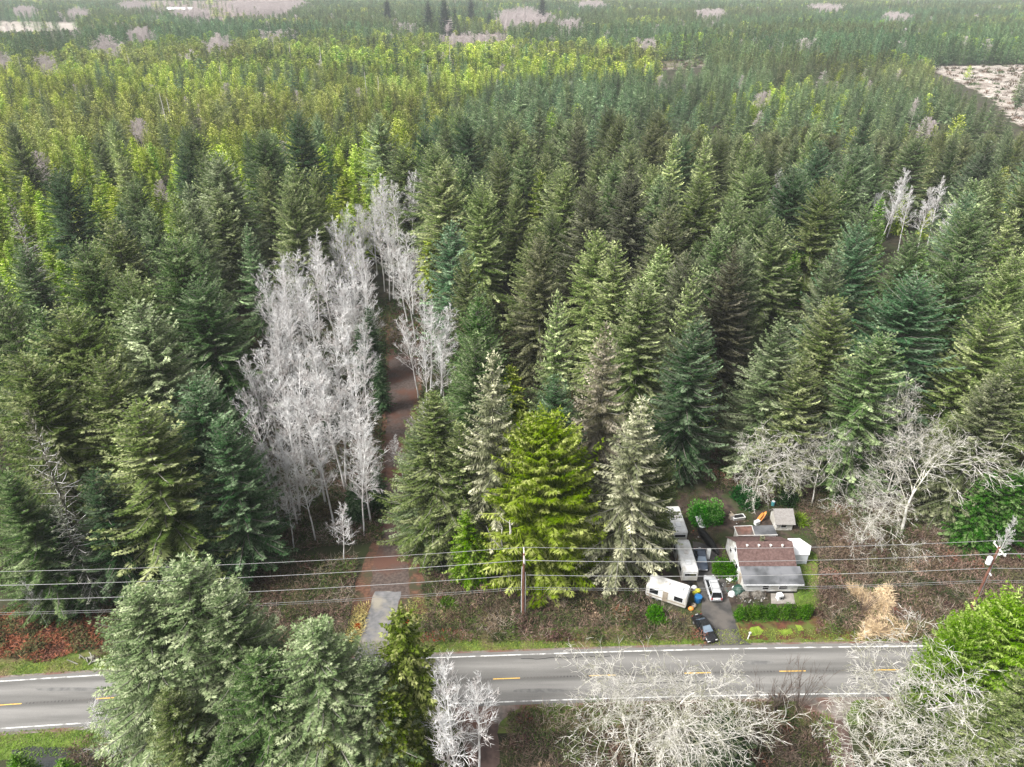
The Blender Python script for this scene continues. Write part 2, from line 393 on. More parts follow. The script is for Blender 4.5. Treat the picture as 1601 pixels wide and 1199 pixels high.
for k in range(-9, 10):
    a = X00 + cyc * k + 3.9
    for j in range(20):
        x = a + j * .42
        if x < X00 + cyc * (k + 1) - .3:
            y = roadY(x, .482); mb.poly([(x, y - .11, .0495), (x + .16, y - .11, .0495), (x + .16, y + .11, .0495), (x, y + .11, .0495)])
tag(mb.build('road_rumble_strip', M['drive']), kind='structure')
rt = random.Random(4)
for q_ in range(9):                                                      # tar sealed cracks and patches
    x0 = rt.uniform(-70, 70); v0 = rt.choice((.08, .3, .62, .9)); pts = []; n_ = rt.randint(14, 40); w_ = rt.uniform(.03, .06)
    line = [(x0 + k * .45, roadY(x0 + k * .45, v0 + .012 * math.sin(k * .7 + q_) + rt.uniform(-.006, .006))) for k in range(n_)]
    mb = MB(); mb.poly([(a, b + w_, .0475 + q_ * .0001) for a, b in line] + [(a, b - w_, .0475 + q_ * .0001) for a, b in line[::-1]]); tag(mb.build('road_crack_seal', M['dark']), kind='structure')
for x0, v0, l_, d_ in ((3.5, .20, 7, .09), (-46, .25, 5, .12), (31, .68, 6, .1), (-55, .72, 9, .08)):
    pts = [(x0 + l_ * .5 * math.cos(a) * rt.uniform(.9, 1.1), roadY(x0, v0 + d_ * .5 * math.sin(a) * rt.uniform(.8, 1.1)), .0470) for a in np.linspace(0, 6.1, 16)]
    mb = MB(); mb.poly(pts); tag(mb.build('road_patch', M['patch']), kind='structure')

sheet('dirt_road', [(546, 962), (558, 905), (580, 850), (592, 800), (597, 700), (600, 600), (604, 520), (606, 470), (656, 470), (662, 520), (660, 600), (650, 700), (640, 800), (650, 850), (664, 905), (668, 960)], M['redlitter'], .010, .35)
sheet('gravel_track', [(577, 935), (584, 880), (592, 850), (597, 800), (603, 700), (606, 600), (610, 520), (612, 472), (648, 472), (652, 520), (650, 600), (641, 700), (633, 800), (632, 850), (640, 900), (640, 935)], M['gravel'], .022, .2)
sheet('track_apron', [(586, 925), (627, 925), (622, 950), (606, 985), (612, 1030), (640, 1045), (500, 1052), (548, 1040), (562, 1005), (574, 965)], M['apron'], .034, .12)
sheet('yard_soil', [(1060, 770), (1110, 762), (1200, 752), (1245, 790), (1275, 850), (1275, 950), (1150, 975), (1095, 1000), (1030, 975), (1020, 930), (1050, 850)], M['soil'], .016, .5)
sheet('yard_lawn', [(1238, 872), (1262, 858), (1277, 868), (1279, 950), (1252, 955), (1240, 930)], M['grass_g'], .026, .3)
sheet('driveway', [(1083, 846), (1112, 852), (1126, 880), (1133, 905), (1140, 940), (1150, 975), (1160, 1000), (1190, 1016), (1075, 1022), (1104, 1005), (1098, 962), (1096, 930), (1085, 900)], M['drive'], .034, .15)
sheet('porch_slab', [(1205, 928), (1240, 928), (1243, 944), (1206, 944)], M['concrete'], .046, .05)
sheet('hedge_bed', [(1152, 966), (1268, 962), (1340, 985), (1430, 992), (1430, 998), (1300, 998), (1158, 1001)], M['mulch'], .032, .25)
sheet('moss_patch', [(1172, 982), (1186, 979), (1194, 986), (1190, 993), (1176, 994)], M['moss'], .042, .12, .4)
sheet('moss_patch', [(1215, 985), (1236, 983), (1240, 990), (1222, 993)], M['moss'], .042, .12, .4)
sheet('moss_patch', [(1243, 977), (1252, 978), (1256, 986), (1248, 987)], M['moss'], .042, .1, .4)
sheet('pullout', [(690, 1101), (880, 1094), (810, 1107), (790, 1120), (775, 1150), (765, 1199), (735, 1199), (720, 1140)], M['shoulder'], .028, .25)
sheet('pullout', [(1240, 1089), (1370, 1085), (1330, 1098), (1322, 1120), (1335, 1199), (1300, 1199), (1288, 1140), (1262, 1110)], M['shoulder'], .028, .25)
sheet('muddy_track', [(1284, 1128), (1322, 1124), (1345, 1260), (1300, 1260)], M['mud'], .036, .25)
sheet('muddy_track', [(752, 1140), (780, 1130), (775, 1260), (735, 1260)], M['mud'], .036, .25)
sheet('ditch_water', [(20, 1172), (60, 1166), (110, 1170), (150, 1180), (150, 1215), (10, 1215)], M['water'], .018, .25)
sheet('ditch_water', [(365, 1178), (430, 1172), (440, 1215), (350, 1215)], M['water'], .018, .25)
CLEAR = dict(
    slash=[(1448, 106), (1601, 102), (1760, 100), (1760, 260), (1601, 202), (1555, 158), (1500, 128)],
    strip=[(1028, 96), (1105, 92), (1106, 105), (1036, 110)],
    field=[(-60, 33), (122, 36), (122, 44), (-60, 50)],
    scrub=[(222, 1), (470, 0), (445, 20), (320, 27), (240, 14)],
    path=[(690, 57), (795, 53), (795, 62), (690, 66)])
sheet('clearcut', CLEAR['slash'], M['slash'], .02, 2, 6)
sheet('clearing', CLEAR['strip'], M['slash'], .02, 2, 6)
sheet('far_field', [(-60, 31), (124, 34), (126, 46), (-60, 54)], M['field'], .02, 4, 20)
sheet('far_scrub', [(200, 1.5), (500, 1), (460, 26), (320, 32), (235, 18)], M['pinkwood'], .02, 4, 20)
sheet('clearing', [(690, 56), (795, 52), (795, 66), (690, 70)], M['pinkwood'], .02, 3, 10)

# ------------------------------------------------------------------ plant generators
def conifer(seed, H=30., Rm=5., base=.1, nper=6, dz=.5, twig=.3, w=.17, up0=.05, up1=.9, droop=.75, lift=.4, hang=0., tl=.28, limb=.6, k=3, prof=.85, trunk_r=.28, tipl=1.3, gaps=.0):
    r = np.random.default_rng(seed)
    P, D, L, W, FV = [], [], [], [], []
    sp0, sp1, sr0, sr1 = [], [], [], []
    z = H * base; az = 0.
    lean = r.normal(0, .012, 2)
    while z < H - .25:
        t = (z - H * base) / (H * (1 - base))
        n = max(3, int(nper * (1 if t < .85 else .7)))
        for q in range(n):
            az += 2.399 + r.normal(0, .25)
            if r.random() < gaps: continue
            Lb = (Rm * (1 - t) ** prof * min(1, (t + .25) / .4) + .18) * r.uniform(.68, 1.12)
            if r.random() < .06: Lb *= 1.2
            a = up0 + (up1 - up0) * t + r.normal(0, .08); dr = droop * (1 - .6 * t) * r.uniform(.7, 1.3); lf = lift * r.uniform(.5, 1.4)
            cx, cy = lean * z
            o = np.array([math.cos(az), math.sin(az), 0]); side = np.array([-o[1], o[0], 0])
            bend = r.normal(0, .12)
            def pt(s): return np.array([cx, cy, z + r0z]) + np.outer(s * Lb, o) + np.outer(s * s * Lb * bend, side) + np.outer(Lb * (a * s - dr * s ** 2 + lf * s ** 3), [0, 0, 1])
            r0z = r.uniform(-.25, .25)
            nt = max(2, int(Lb / twig)); s = np.linspace(.12, 1, nt) + r.uniform(-.03, .03, nt)
            p = pt(s); T = nrm(pt(s + .02) - p)
            tone = r.lognormal(-.04, .33)
            for sg in (-1, 1):
                be = r.uniform(.65, 1.05, nt)[:, None]
                S = np.cross(T, [0, 0, 1.]) * sg
                d = nrm(T * np.cos(be) + S * np.sin(be) + np.array([0, 0, -1.]) * (.08 + hang + r.uniform(0, .25, (nt, 1))))
                l = np.minimum(1.25, tl * Lb * (1.15 - s) + .28) * r.uniform(.7, 1.2, nt)
                f = tone * r.uniform(.6, 1.35, nt) * (1 + (tipl - 1) * s ** 2)
                P.append(p); D.append(d); L.append(l); W.append(np.full(nt, w)); FV.append(f)
                if k >= 2:
                    for sg2 in (-1, 1)[:k - 1]:
                        S2 = np.cross(d, [0, 0, 1.]) * sg2
                        d2 = nrm(d * .75 + S2 * .6 + r.normal(0, .12, (nt, 3)) - np.array([0, 0, .12 + hang]))
                        P.append(p + d * l[:, None] * .3); D.append(d2); L.append(l * .62); W.append(np.full(nt, w * .9)); FV.append(f * r.uniform(.85, 1.2, nt))
            P.append(p[-1:]); D.append(T[-1:]); L.append(np.array([.5])); W.append(np.array([w])); FV.append(np.array([tone * tipl]))
            if limb > 0 and Lb > 1.0:
                ss = np.array([0, .35, .7, .95]); q4 = pt(ss) + np.array([0, 0, .03])
                vis = r.random() < limb
                rr = np.array([.05, .04, .03, .015]) * (1.0 if vis else .5) * (.5 + Lb / 6)
                sp0 += list(q4[:3]); sp1 += list(q4[1:]); sr0 += list(rr[:3]); sr1 += list(rr[1:])
        z += dz * r.uniform(.8, 1.2) * (1 if t < .8 else .75)
    nl = 10; zz = np.linspace(H - 1.2, H, nl); aa = r.uniform(0, 6.28, nl)
    P.append(np.stack([lean[0] * zz, lean[1] * zz, zz], 1)); D.append(nrm(np.stack([np.cos(aa) * .5, np.sin(aa) * .5, np.ones(nl)], 1))); L.append(np.full(nl, .55)); W.append(np.full(nl, w * .8)); FV.append(np.full(nl, tipl))
    P = np.concatenate(P); D = np.concatenate(D); L = np.concatenate(L); W = np.concatenate(W); FV = np.concatenate(FV)
    V = blades(P, D, L, W, .7, r); n1 = len(P); F = quads(n1); mi = np.zeros(n1, int); fv = np.repeat(FV, 4)
    if sp0:
        V2, F2 = tubes(sp0, sp1, sr0, sr1); F = np.concatenate([F, F2 + len(V)]); mi = np.concatenate([mi, np.ones(len(F2), int)]); fv = np.concatenate([fv, np.ones(len(V2))]); V = np.concatenate([V, V2])
    zs = np.linspace(-.3, H - .6, 7); tp = np.stack([lean[0] * zs, lean[1] * zs, zs], 1)
    TV, TF = polyline_tube(tp, list(trunk_r * (1 - .93 * np.clip(zs / H, 0, 1)) + .01), 6)
    return (V, F, mi, fv), (TV, TF)

def bare_tree(seed, H=22., style='alder', twig_r=.022):
    """leafless tree grown branch by branch"""
    r = np.random.default_rng(seed); S = []           # p0,p1,r0,r1
    def branch(p, d, L, rad, lvl, n, wig, up, kids):
        step = L / n; pts = [p]; 
        for i in range(n):
            d = d + r.normal(0, wig, 3) + np.array([0, 0, up]); d /= np.linalg.norm(d)
            q = p + d * step; r0 = rad * (1 - i / n * .75); r1 = rad * (1 - (i + 1) / n * .75)
            S.append((p, q, r0, r1, lvl)); p = q; pts.append((p, d.copy(), r1, (i + 1) / n))
        return pts[1:]
    def side(d, ang):
        a = np.cross(d, r.normal(0, 1, 3)); a /= np.linalg.norm(a); return d * math.cos(ang) + a * math.sin(ang)
    if style == 'alder':
        tr = branch(np.array([0, 0, -.2]), np.array([r.normal(0, .04), r.normal(0, .04), 1.]), H, .17, 0, 16, .025, .03, 0)
        az = r.uniform(0, 6.28)
        for i, (p, d, rr, t) in enumerate(tr):
            if t < .38: continue
            for q in range(r.integers(2, 5)):
                az += 2.4 + r.normal(0, .3)
                el = .45 + .65 * t + r.normal(0, .15)
                dd = np.array([math.cos(az) * math.cos(el), math.sin(az) * math.cos(el), math.sin(el)])
                Lb = H * .25 * (1.2 - t) ** .5 * r.uniform(.6, 1.15)
                b1 = branch(p - np.array([0, 0, r.uniform(0, H / 16)]), dd, Lb, .055 * (1.3 - t) + .018, 1, 5, .10, .07, 0)
                for (p1, d1, r1, t1) in b1:
                    for _ in range(2):
                        b2 = branch(p1, side(d1, r.uniform(.5, .9)) + np.array([0, 0, .15]), Lb * .42 * (1.25 - t1) * r.uniform(.6, 1.2), max(.028, r1 * .55), 2, 3, .14, .08, 0)
                        for (p2, d2, r2, t2) in b2:
                            for _ in range(2 if r.random() < .4 else 1):
                                branch(p2, side(d2, r.uniform(.4, .8)) + np.array([0, 0, .15]), Lb * .2 * r.uniform(.6, 1.2), twig_r, 3, 1, .1, .1, 0)
    else:
        def rec(p, d, L, rad, lvl):
            up = (.02, .01, -.03, -.05, -.05)[min(lvl, 4)]; wig = (.10, .17, .22, .24, .2)[min(lvl, 4)]
            n = (5, 6, 5, 4, 2)[min(lvl, 4)]
            b = branch(p, d, L, rad, lvl, n, wig, up, 0)
            if lvl >= 4: return
            for (q, dq, rq, t) in b:
                if lvl == 0 and t < .35: continue
                m = (2, 1, 1, 1)[lvl]
                if t == 1: m += 1
                for _ in range(m):
                    nd = side(dq, r.uniform(.5, 1.1)); 
                    if lvl == 0: nd = nd * np.array([1, 1, .45]) + np.array([0, 0, .25])
                    else: nd = nd * np.array([1, 1, .75])
                    nd /= np.linalg.norm(nd)
                    rec(q, nd, L * (.72, .66, .56, .5)[lvl] * r.uniform(.65, 1.2) * (1.15 - .3 * t), max(twig_r, rq * .66), lvl + 1)
        rec(np.array([0, 0, -.2]), np.array([r.normal(0, .1), r.normal(0, .1), 1.]), H * .60, .28, 0)
    p0 = np.array([s[0] for s in S]); p1 = np.array([s[1] for s in S]); r0 = np.array([s[2] for s in S]); r1 = np.array([s[3] for s in S]); lv = np.array([s[4] for s in S])
    if style != 'alder':                                   # bring to height H
        k = H / p1[:, 2].max(); p0 = p0 * k; p1 = p1 * k
    t = lv == 0
    TV, TF = tubes(p0[t], p1[t], r0[t], r1[t], 6); CV, CF = tubes(p0[~t], p1[~t], r0[~t], r1[~t], 3)
    return (CV, CF), (TV, TF)

def leaf_ball(seed, R=1., H=1., n=1500, l=.3, w=.2, lumps=7):
    """rounded shrub of leaves, filling its volume unevenly"""
    r = np.random.default_rng(seed)
    c = r.normal(0, 1, (lumps, 3)); c = nrm(c) * r.uniform(.25, .6, (lumps, 1)); c[:, 2] = np.abs(c[:, 2])
    k = r.integers(0, lumps, n); d = nrm(r.normal(0, 1, (n, 3))); rad = .5 * r.uniform(.55, 1.05, (n, 1))
    p = c[k] + d * rad; p[:, 2] = np.abs(p[:, 2]); p = p * np.array([R, R, H])
    D = nrm(d + r.normal(0, .5, (n, 3)) + np.array([0, 0, .4])); tone = np.exp(r.normal(0, .2, lumps))[k] * r.uniform(.7, 1.35, n)
    V = blades(p, D, l * r.uniform(.6, 1.2, n), w * r.uniform(.7, 1.2, n), 1.0, r)
    return V, quads(n), np.repeat(tone, 4)

# --- tree kinds: near variants (crown mesh + trunk mesh) ------------------------------------
def pair(tagname, gen, mats=(M['needle'], M['limb'])):
    (V, F, mi, fv), (TV, TF) = gen
    return mesh_np('crown_' + tagname, V, [F], list(mats), mi, fv), mesh_np('trunk_' + tagname, TV, [TF], [M['bark']], smooth=True)
FIR = [pair('fir%d' % i, conifer(100 + i, H=30, Rm=7.0 + (i % 3) * .7, base=.06, nper=7, dz=.58, twig=.28, w=.165, tl=.24, prof=(.78, .66, .58, .72)[i % 4], hang=.05 + .12 * (i % 2), up1=.8 + .15 * (i % 3), droop=.6 + .15 * (i % 3), limb=(.5, .9, .3, .7, 1.0, .4, .8, .6)[i], tipl=(1.5, 1.9, 1.35)[i % 3])) for i in range(8)]
NEAR = [pair('near%d' % i, conifer(150 + i, H=30, Rm=7.4, base=.05, nper=8, dz=.46, twig=.21, w=.115, tl=.22, prof=.74, hang=.12, up1=.8, droop=.62, limb=.8, tipl=1.35)) for i in range(2)]
PALE = [pair('pale%d' % i, conifer(200 + i, H=30, Rm=6.4, base=.08, nper=6, dz=.72, twig=.26, hang=.30, droop=.75, up1=.7, limb=1.0, tipl=2.0, w=.15, gaps=.05)) for i in range(3)]
HEM = [pair('hem%d' % i, conifer(300 + i, H=20, Rm=4.6, base=.03, nper=6, dz=.50, twig=.30, w=.22, droop=.55, lift=.1, up1=.6, hang=.2, limb=.0, tipl=1.35, prof=.7)) for i in range(4)]
CED = [pair('ced%d' % i, conifer(400 + i, H=20, Rm=5.8, base=.02, nper=11, dz=.36, twig=.18, w=.125, droop=.45, lift=.35, up1=1.0, hang=.38, limb=.0, tipl=1.45, prof=.50)) for i in range(2)]
DEAD = [pair('dead%d' % i, conifer(450 + i, H=28, Rm=4.6, base=.12, nper=4, dz=.8, twig=.45, w=.12, droop=.5, lift=.35, up1=.5, hang=.35, limb=1.0, tipl=1.6, gaps=.2), (M['needle'], M['alder'])) for i in range(2)]
def bare_pair(n, seed, H, style, m, tw=.022):
    (CV, CF), (TV, TF) = bare_tree(seed, H, style, tw)
    return mesh_np('crown_' + n, CV, [CF], [m]), mesh_np('trunk_' + n, TV, [TF], [m])
ALD = [bare_pair('ald%d' % i, 500 + i, 22, 'alder', M['alder'], .024) for i in range(6)]
MAP = [bare_pair('map%d' % i, 600 + i, 20, 'maple', M['maple'], .028) for i in range(4)]
print('near variants', sum(len(a.polygons) for L_ in (FIR, PALE, HEM, CED, DEAD, ALD, MAP) for a, b in L_))
NOMH = dict(near=30, fir=30, pale=30, hem=20, ced=20, dead=28, ald=22, map=20)
LIB = dict(near=NEAR, fir=FIR, pale=PALE, hem=HEM, ced=CED, dead=DEAD, ald=ALD, map=MAP)
NAME = dict(near='fir_tree', fir='fir_tree', pale='fir_tree', hem='hemlock_tree', ced='cedar_tree', dead='fir_tree', ald='alder_tree', map='maple_tree')
CATS = dict(near='fir tree', fir='fir tree', pale='fir tree', hem='hemlock tree', ced='cedar tree', dead='fir tree', ald='bare tree', map='bare tree')
TREES = []          # (kind, x, y, h)
def tree(kind, x, y, h, wid=1.0, tint=(.05, .07, .035), label=None, group=None, var=None, rz=None, tilt=(0, 0)):
    lib = LIB[kind]; c, t = lib[(random.randrange(len(lib)) if var is None else var) % len(lib)]
    s = h / NOMH[kind]
    root = empty(NAME[kind], (x, y, 0), random.uniform(0, 6.28) if rz is None else rz, (s * wid, s * wid, s))
    root.rotation_euler[0] = tilt[0]; root.rotation_euler[1] = tilt[1]
    co = obj('crown', c, root); co.color = (*tint, 1); obj('trunk', t, root)
    tag(root, label, CATS[kind], group)
    TREES.append((kind, x, y, h, root)); return root
def jit(c, a=.12):
    k = random.uniform(1 - a, 1 + a); return tuple(max(0, v * k * random.uniform(1 - a * .4, 1 + a * .4)) for v in c)

# tints (linear)
T_FIR = (.084, .130, .050); T_OLIVE = (.128, .165, .060); T_DARK = (.056, .098, .046); T_SAGE = (.135, .175, .088)
T_HEM = (.155, .215, .045); T_YEL = (.265, .330, .055); T_BRIGHT = (.095, .185, .032); T_CED = (.112, .152, .022); T_TEAL = (.072, .130, .066)
T_PALE = (.165, .175, .105)

def at_tip(px, py, h): return G(px, py, h)
# notable trees, traced by the pixel of their top and their height
NOTABLE = [
 ('pale', 766, 543, 36, .95, T_PALE, 'tall pale sage spruce with open arching limbs, left of the yellow green cedar'),
 ('fir', 741, 523, 32, .95, T_FIR, 'green fir directly behind the tall pale spruce beside the gravel track'),
 ('fir', 740, 468, 33, 1.0, (.062, .115, .036), 'fresh green fir with rounded top, second behind the pale spruce'),
 ('near', 672, 622, 27, 1.35, T_OLIVE, 'broad olive fir leaning over the gravel track with white drooping limb tips'),
 ('near', 655, 665, 22, 1.2, T_SAGE, 'lower grey green fir at the right edge of the gravel track'),
 ('fir', 718, 665, 24, 1.1, T_OLIVE, 'olive fir between the gravel track and the two tall spruces'),
 ('ced', 850, 668, 25.5, 1.36, T_CED, 'large yellow green cedar standing just behind the left utility pole'),
 ('pale', 993, 618, 31, 1.3, T_PALE, 'broad pale olive spruce right of the yellow green cedar'),
 ('pale', 950, 503, 33, 1.05, (.16, .15, .10), 'thin pale spruce with bare looking top behind the olive spruce'),
 ('fir', 1024, 700, 21, .95, T_OLIVE, 'olive fir overhanging the white trailers'),
 ('fir', 1090, 500, 30, 1.1, T_DARK, 'dark full fir behind the trailers and the bare maple'),
 ('fir', 868, 585, 27, 1.1, T_DARK, 'dark fir behind the top of the yellow green cedar'),
 ('near', 275, 880, 28, 1.52, T_SAGE, 'large sage green fir across the road, tallest of the foreground clump'),
 ('near', 193, 925, 26, 1.40, T_SAGE, 'sage green fir at the left of the foreground clump hiding the road'),
 ('near', 345, 925, 26, 1.34, T_SAGE, 'grey green fir right of the tallest foreground fir'),
 ('near', 472, 985, 24, 1.59, T_SAGE, 'pale tipped fir in the middle of the foreground clump'),
 ('near', 400, 1020, 22, 1.34, T_FIR, 'green fir low in the foreground between two sage firs'),
 ('near', 560, 1035, 19, 1.46, T_SAGE, 'short sage fir at the right of the foreground clump'),
 ('near', 255, 1080, 18, 1.1, T_OLIVE, 'short olive fir at the bottom of the foreground clump'),
 ('near', 500, 1130, 14, 1.5, T_OLIVE, 'squat olive fir at the bottom edge below the gravel track mouth'),
 ('near', 360, 1140, 14, 1.4, T_FIR, 'squat green fir at the bottom edge left of the middle'),
 ('hem', 622, 950, 24, .95, (.095, .120, .030), 'olive yellow hemlock in front of the gravel track mouth'),
 ('hem', 605, 1080, 16, 1.3, (.095, .125, .025), 'lower olive hemlock under the one at the track mouth'),
 ('hem', 95, 1188, 6, 1.5, T_BRIGHT, 'small bright green hemlock at the bottom left by the ditch'),
 ('hem', 20, 1180, 6, 1.6, T_BRIGHT, 'small green hemlock in the bottom left corner'),
 ('fir', 1135, 1118, 9, 2.0, (.05, .085, .035), 'round young dark green fir at the bottom beside the bare tree'),
 ('ced', 1592, 946, 19, 1.15, (.095, .165, .018), 'vivid yellow green cedar below the right utility pole'),
 ('ced', 1525, 978, 17, .95, (.085, .15, .018), 'lower lime cedar left of the vivid one below the right pole'),
 ('near', 1568, 1085, 14, 1.6, T_OLIVE, 'olive fir in the bottom right corner under bare limbs'),
 ('fir', 1620, 1050, 15, 1.5, T_OLIVE, 'olive fir cut off by the right edge near the bottom'),
 ('hem', 1440, 1100, 9, 1.5, (.06, .08, .03), 'dark low hemlock beneath the big bare maple at bottom right'),
 ('hem', 165, 812, 12, 1.0, T_BRIGHT, 'small bright green hemlock under the left firs behind the power lines'),
 ('hem', 150, 850, 9, 1.3, T_BRIGHT, 'lower bright green hemlock by the left firs and red bracken'),
 ('hem', 730, 800, 13, 1.1, (.10, .17, .02), 'small yellow green hemlock under the pale spruce left of the pole'),
 ('hem', 750, 835, 9, 1.4, (.10, .17, .02), 'low yellow green hemlock left of the white snag'),
 ('dead', 38, 640, 30, 1.05, (.14, .14, .10), 'half dead grey spruce with white trunk at the left edge'),
 ('dead', 18, 310, 34, 1.0, (.15, .14, .12), 'spruce with bare white top at the far left edge'),
 ('near', 10, 735, 24, 1.1, T_FIR, 'green fir at the left edge below the half dead grey spruce'),
 ('near', 75, 800, 17, 1.2, T_DARK, 'short dark fir behind the ragged grey spruce and the red bracken'),
 ('fir', 140, 740, 22, 1.1, T_DARK, 'dark fir between the ragged grey spruce and the bright green hemlock'),
 ('near', 235, 770, 17, 1.3, T_FIR, 'low green fir at the foot of the broad bright olive fir'),
 ('near', 320, 800, 14, 1.3, T_DARK, 'low dark fir left of the foot of the alder grove'),
 ('dead', 90, 775, 20, 1.1, (.12, .13, .10), 'grey ragged spruce behind the red bracken'),
 ('fir', 206, 634, 30, 1.49, T_OLIVE, 'broad bright olive fir left of the bare alder grove'),
 ('fir', 219, 468, 34, 1.15, T_SAGE, 'grey green fir with spiked top above the broad olive fir'),
 ('fir', 107, 486, 34, 1.15, T_OLIVE, 'bright olive fir left of the spiked grey green fir'),
 ('fir', 53, 484, 34, 1.09, T_FIR, 'green fir second from the left edge behind the half dead spruce'),
 ('fir', 25, 555, 32, 1.21, T_OLIVE, 'olive fir at the left edge above the half dead spruce'),
 ('fir', 150, 560, 31, 1.15, T_OLIVE, 'olive fir between the broad olive fir and the left edge'),
 ('fir', 300, 590, 30, 1.26, T_DARK, 'dark grey fir touching the left side of the alder grove'),
 ('fir', 340, 650, 27, 1.15, T_DARK, 'dark fir with grey limbs in front of the grove left side'),
 ('fir', 275, 372, 35, 1.26, T_FIR, 'tall green fir above the grey one, left of the grove top'),
 ('fir', 170, 342, 34, 1.32, T_OLIVE, 'round topped olive fir in the upper left stand'),
 ('fir', 345, 238, 36, 1.38, T_SAGE, 'broad fir with pale arched limbs left above the alder grove'),
 ('fir', 405, 208, 36, 1.15, T_FIR, 'broad dark fir with arched limbs right of the pale limbed fir'),
 ('fir', 462, 176, 38, 1.1, T_DARK, 'very dark tall fir above the middle of the alder grove'),
 ('fir', 290, 288, 34, 1.0, T_SAGE, 'sage fir left of the broad pale limbed fir'),
 ('fir', 282, 220, 33, .95, T_DARK, 'dark spired fir rising from the bright young hemlocks'),
 ('fir', 85, 268, 32, 1.1, T_DARK, 'dark round fir in the bright hemlocks at upper left'),
 ('fir', 906, 190, 36, 1.0, (.075, .085, .045), 'tall brownish fir with clear spire in the middle forest right of centre'),
 ('fir', 919, 287, 36, 1.1, (.080, .090, .050), 'pale tipped fir below the spired fir in the middle forest'),
 ('fir', 959, 250, 34, 1.0, T_FIR, 'green fir right of the spired fir in the middle forest'),
 ('fir', 987, 262, 34, 1.1, (.07, .08, .045), 'brownish fir next right of the green one in the middle forest'),
 ('hem', 845, 268, 29, 1.1, (.10, .13, .03), 'yellowish hemlock among the dark middle firs'),
 ('fir', 753, 268, 34, .95, T_FIR, 'narrow green fir left of the middle forest, above the track right side'),
 ('fir', 718, 243, 35, 1.0, T_FIR, 'tall fir above the head of the gravel track'),
 ('fir', 725, 184, 36, 1.0, T_DARK, 'dark fir further back above the head of the gravel track'),
 ('fir', 703, 348, 33, 1.0, T_TEAL, 'blue green fir right of the alders that line the track'),
 ('fir', 847, 366, 33, .95, (.085, .095, .045), 'olive brown fir in the front of the middle forest'),
 ('fir', 1041, 328, 33, 1.15, (.085, .10, .045), 'broad olive fir at the centre right of the middle forest'),
 ('hem', 1041, 386, 27, 1.1, (.10, .15, .03), 'yellow green hemlock in front of the broad olive fir'),
 ('fir', 1068, 397, 32, 1.1, (.08, .095, .05), 'large olive fir right of the yellow green hemlock'),
 ('fir', 1124, 352, 32, 1.05, T_FIR, 'green fir behind the large olive fir in the middle forest'),
 ('fir', 1150, 385, 32, 1.0, (.075, .075, .045), 'brownish fir right of the large olive fir'),
 ('fir', 1165, 378, 31, .9, T_SAGE, 'slim sage fir behind the brownish one'),
 ('hem', 1097, 272, 28, 1.2, (.11, .16, .03), 'yellow green hemlock high in the middle forest'),
 ('fir', 1240, 265, 34, 1.1, T_DARK, 'dark spreading fir right of the middle forest'),
 ('fir', 1281, 222, 33, 1.1, T_TEAL, 'blue green pyramidal fir behind the dark spreading fir'),
 ('fir', 1289, 280, 33, 1.0, T_OLIVE, 'olive fir in front of the blue green pyramidal fir'),
 ('fir', 1326, 258, 33, 1.05, T_FIR, 'green fir left of the bare trees in the upper right forest'),
 ('fir', 1341, 352, 34, 1.0, T_TEAL, 'blue green fir in the centre of the right forest'),
 ('fir', 1313, 385, 33, 1.0, T_SAGE, 'sage fir left of the blue green fir in the right forest'),
 ('hem', 1379, 310, 22, .9, T_BRIGHT, 'bright green slim hemlock beside bare trees in the right forest'),
 ('hem', 1378, 350, 20, .8, T_BRIGHT, 'smaller bright green hemlock right of the blue green fir'),
 ('hem', 1244, 393, 22, .9, T_BRIGHT, 'bright green hemlock just right of the middle forest'),
 ('hem', 1446, 388, 20, .9, T_BRIGHT, 'small bright green hemlock in the right forest'),
 ('fir', 1428, 436, 34, 1.32, T_TEAL, 'big blue green fir with layered limbs in the right forest'),
 ('fir', 1503, 407, 33, 1.26, T_FIR, 'big green fir right of the layered blue green fir'),
 ('fir', 1518, 299, 33, .95, T_TEAL, 'blue green fir right of the bare trees in the upper right'),
 ('pale', 1582, 325, 33, 1.1, T_OLIVE, 'open limbed olive spruce near the right edge'),
 ('fir', 1551, 222, 36, 1.3, (.05, .068, .04), 'very broad dark fir in the upper right forest'),
 ('fir', 1360, 162, 35, .95, T_DARK, 'dark spire in the upper right forest'),
 ('fir', 1310, 470, 32, 1.21, T_OLIVE, 'olive fir above the two bare maples behind the house'),
 ('fir', 1220, 500, 30, 1.26, T_SAGE, 'sage fir above the left bare maple behind the house'),
 ('fir', 1375, 520, 30, 1.26, T_FIR, 'green fir above the right bare maple'),
 ('fir', 1260, 560, 25, 1.1, T_OLIVE, 'lower olive fir between the two bare maples behind the house'),
 ('fir', 1555, 480, 32, 1.25, T_OLIVE, 'broad olive fir filling the right edge'),
 ('fir', 1590, 560, 29, 1.2, T_OLIVE, 'broad olive fir at the right edge below the first'),
 ('fir', 1566, 590, 27, 1.15, (.085, .10, .05), 'olive grey fir right of the largest bare maple'),
 ('hem', 1555, 740, 14, 1.4, (.045, .10, .022), 'dark green hemlock behind the right utility pole'),
 ('hem', 1600, 735, 15, 1.3, (.045, .10, .022), 'dark green hemlock at the right edge behind the wires'),
 ('hem', 560, 505, 15, .9, T_DARK, 'dark slim conifer standing beside the left edge of the gravel track'),
 ('hem', 575, 480, 17, .9, T_DARK, 'dark conifer at the head of the gravel track left edge'),
 ('hem', 590, 560, 12, 1.0, T_DARK, 'short dark conifer left of the track half way along'),
 ('hem', 585, 730, 8, 1.2, T_DARK, 'small dark conifer left of the track near its mouth'),
 ('hem', 548, 755, 8, 1.3, T_DARK, 'small dark conifer at the foot of the alder grove'),
 ('hem', 510, 610, 11, 1.1, T_DARK, 'dark young conifer under the alders'),
]
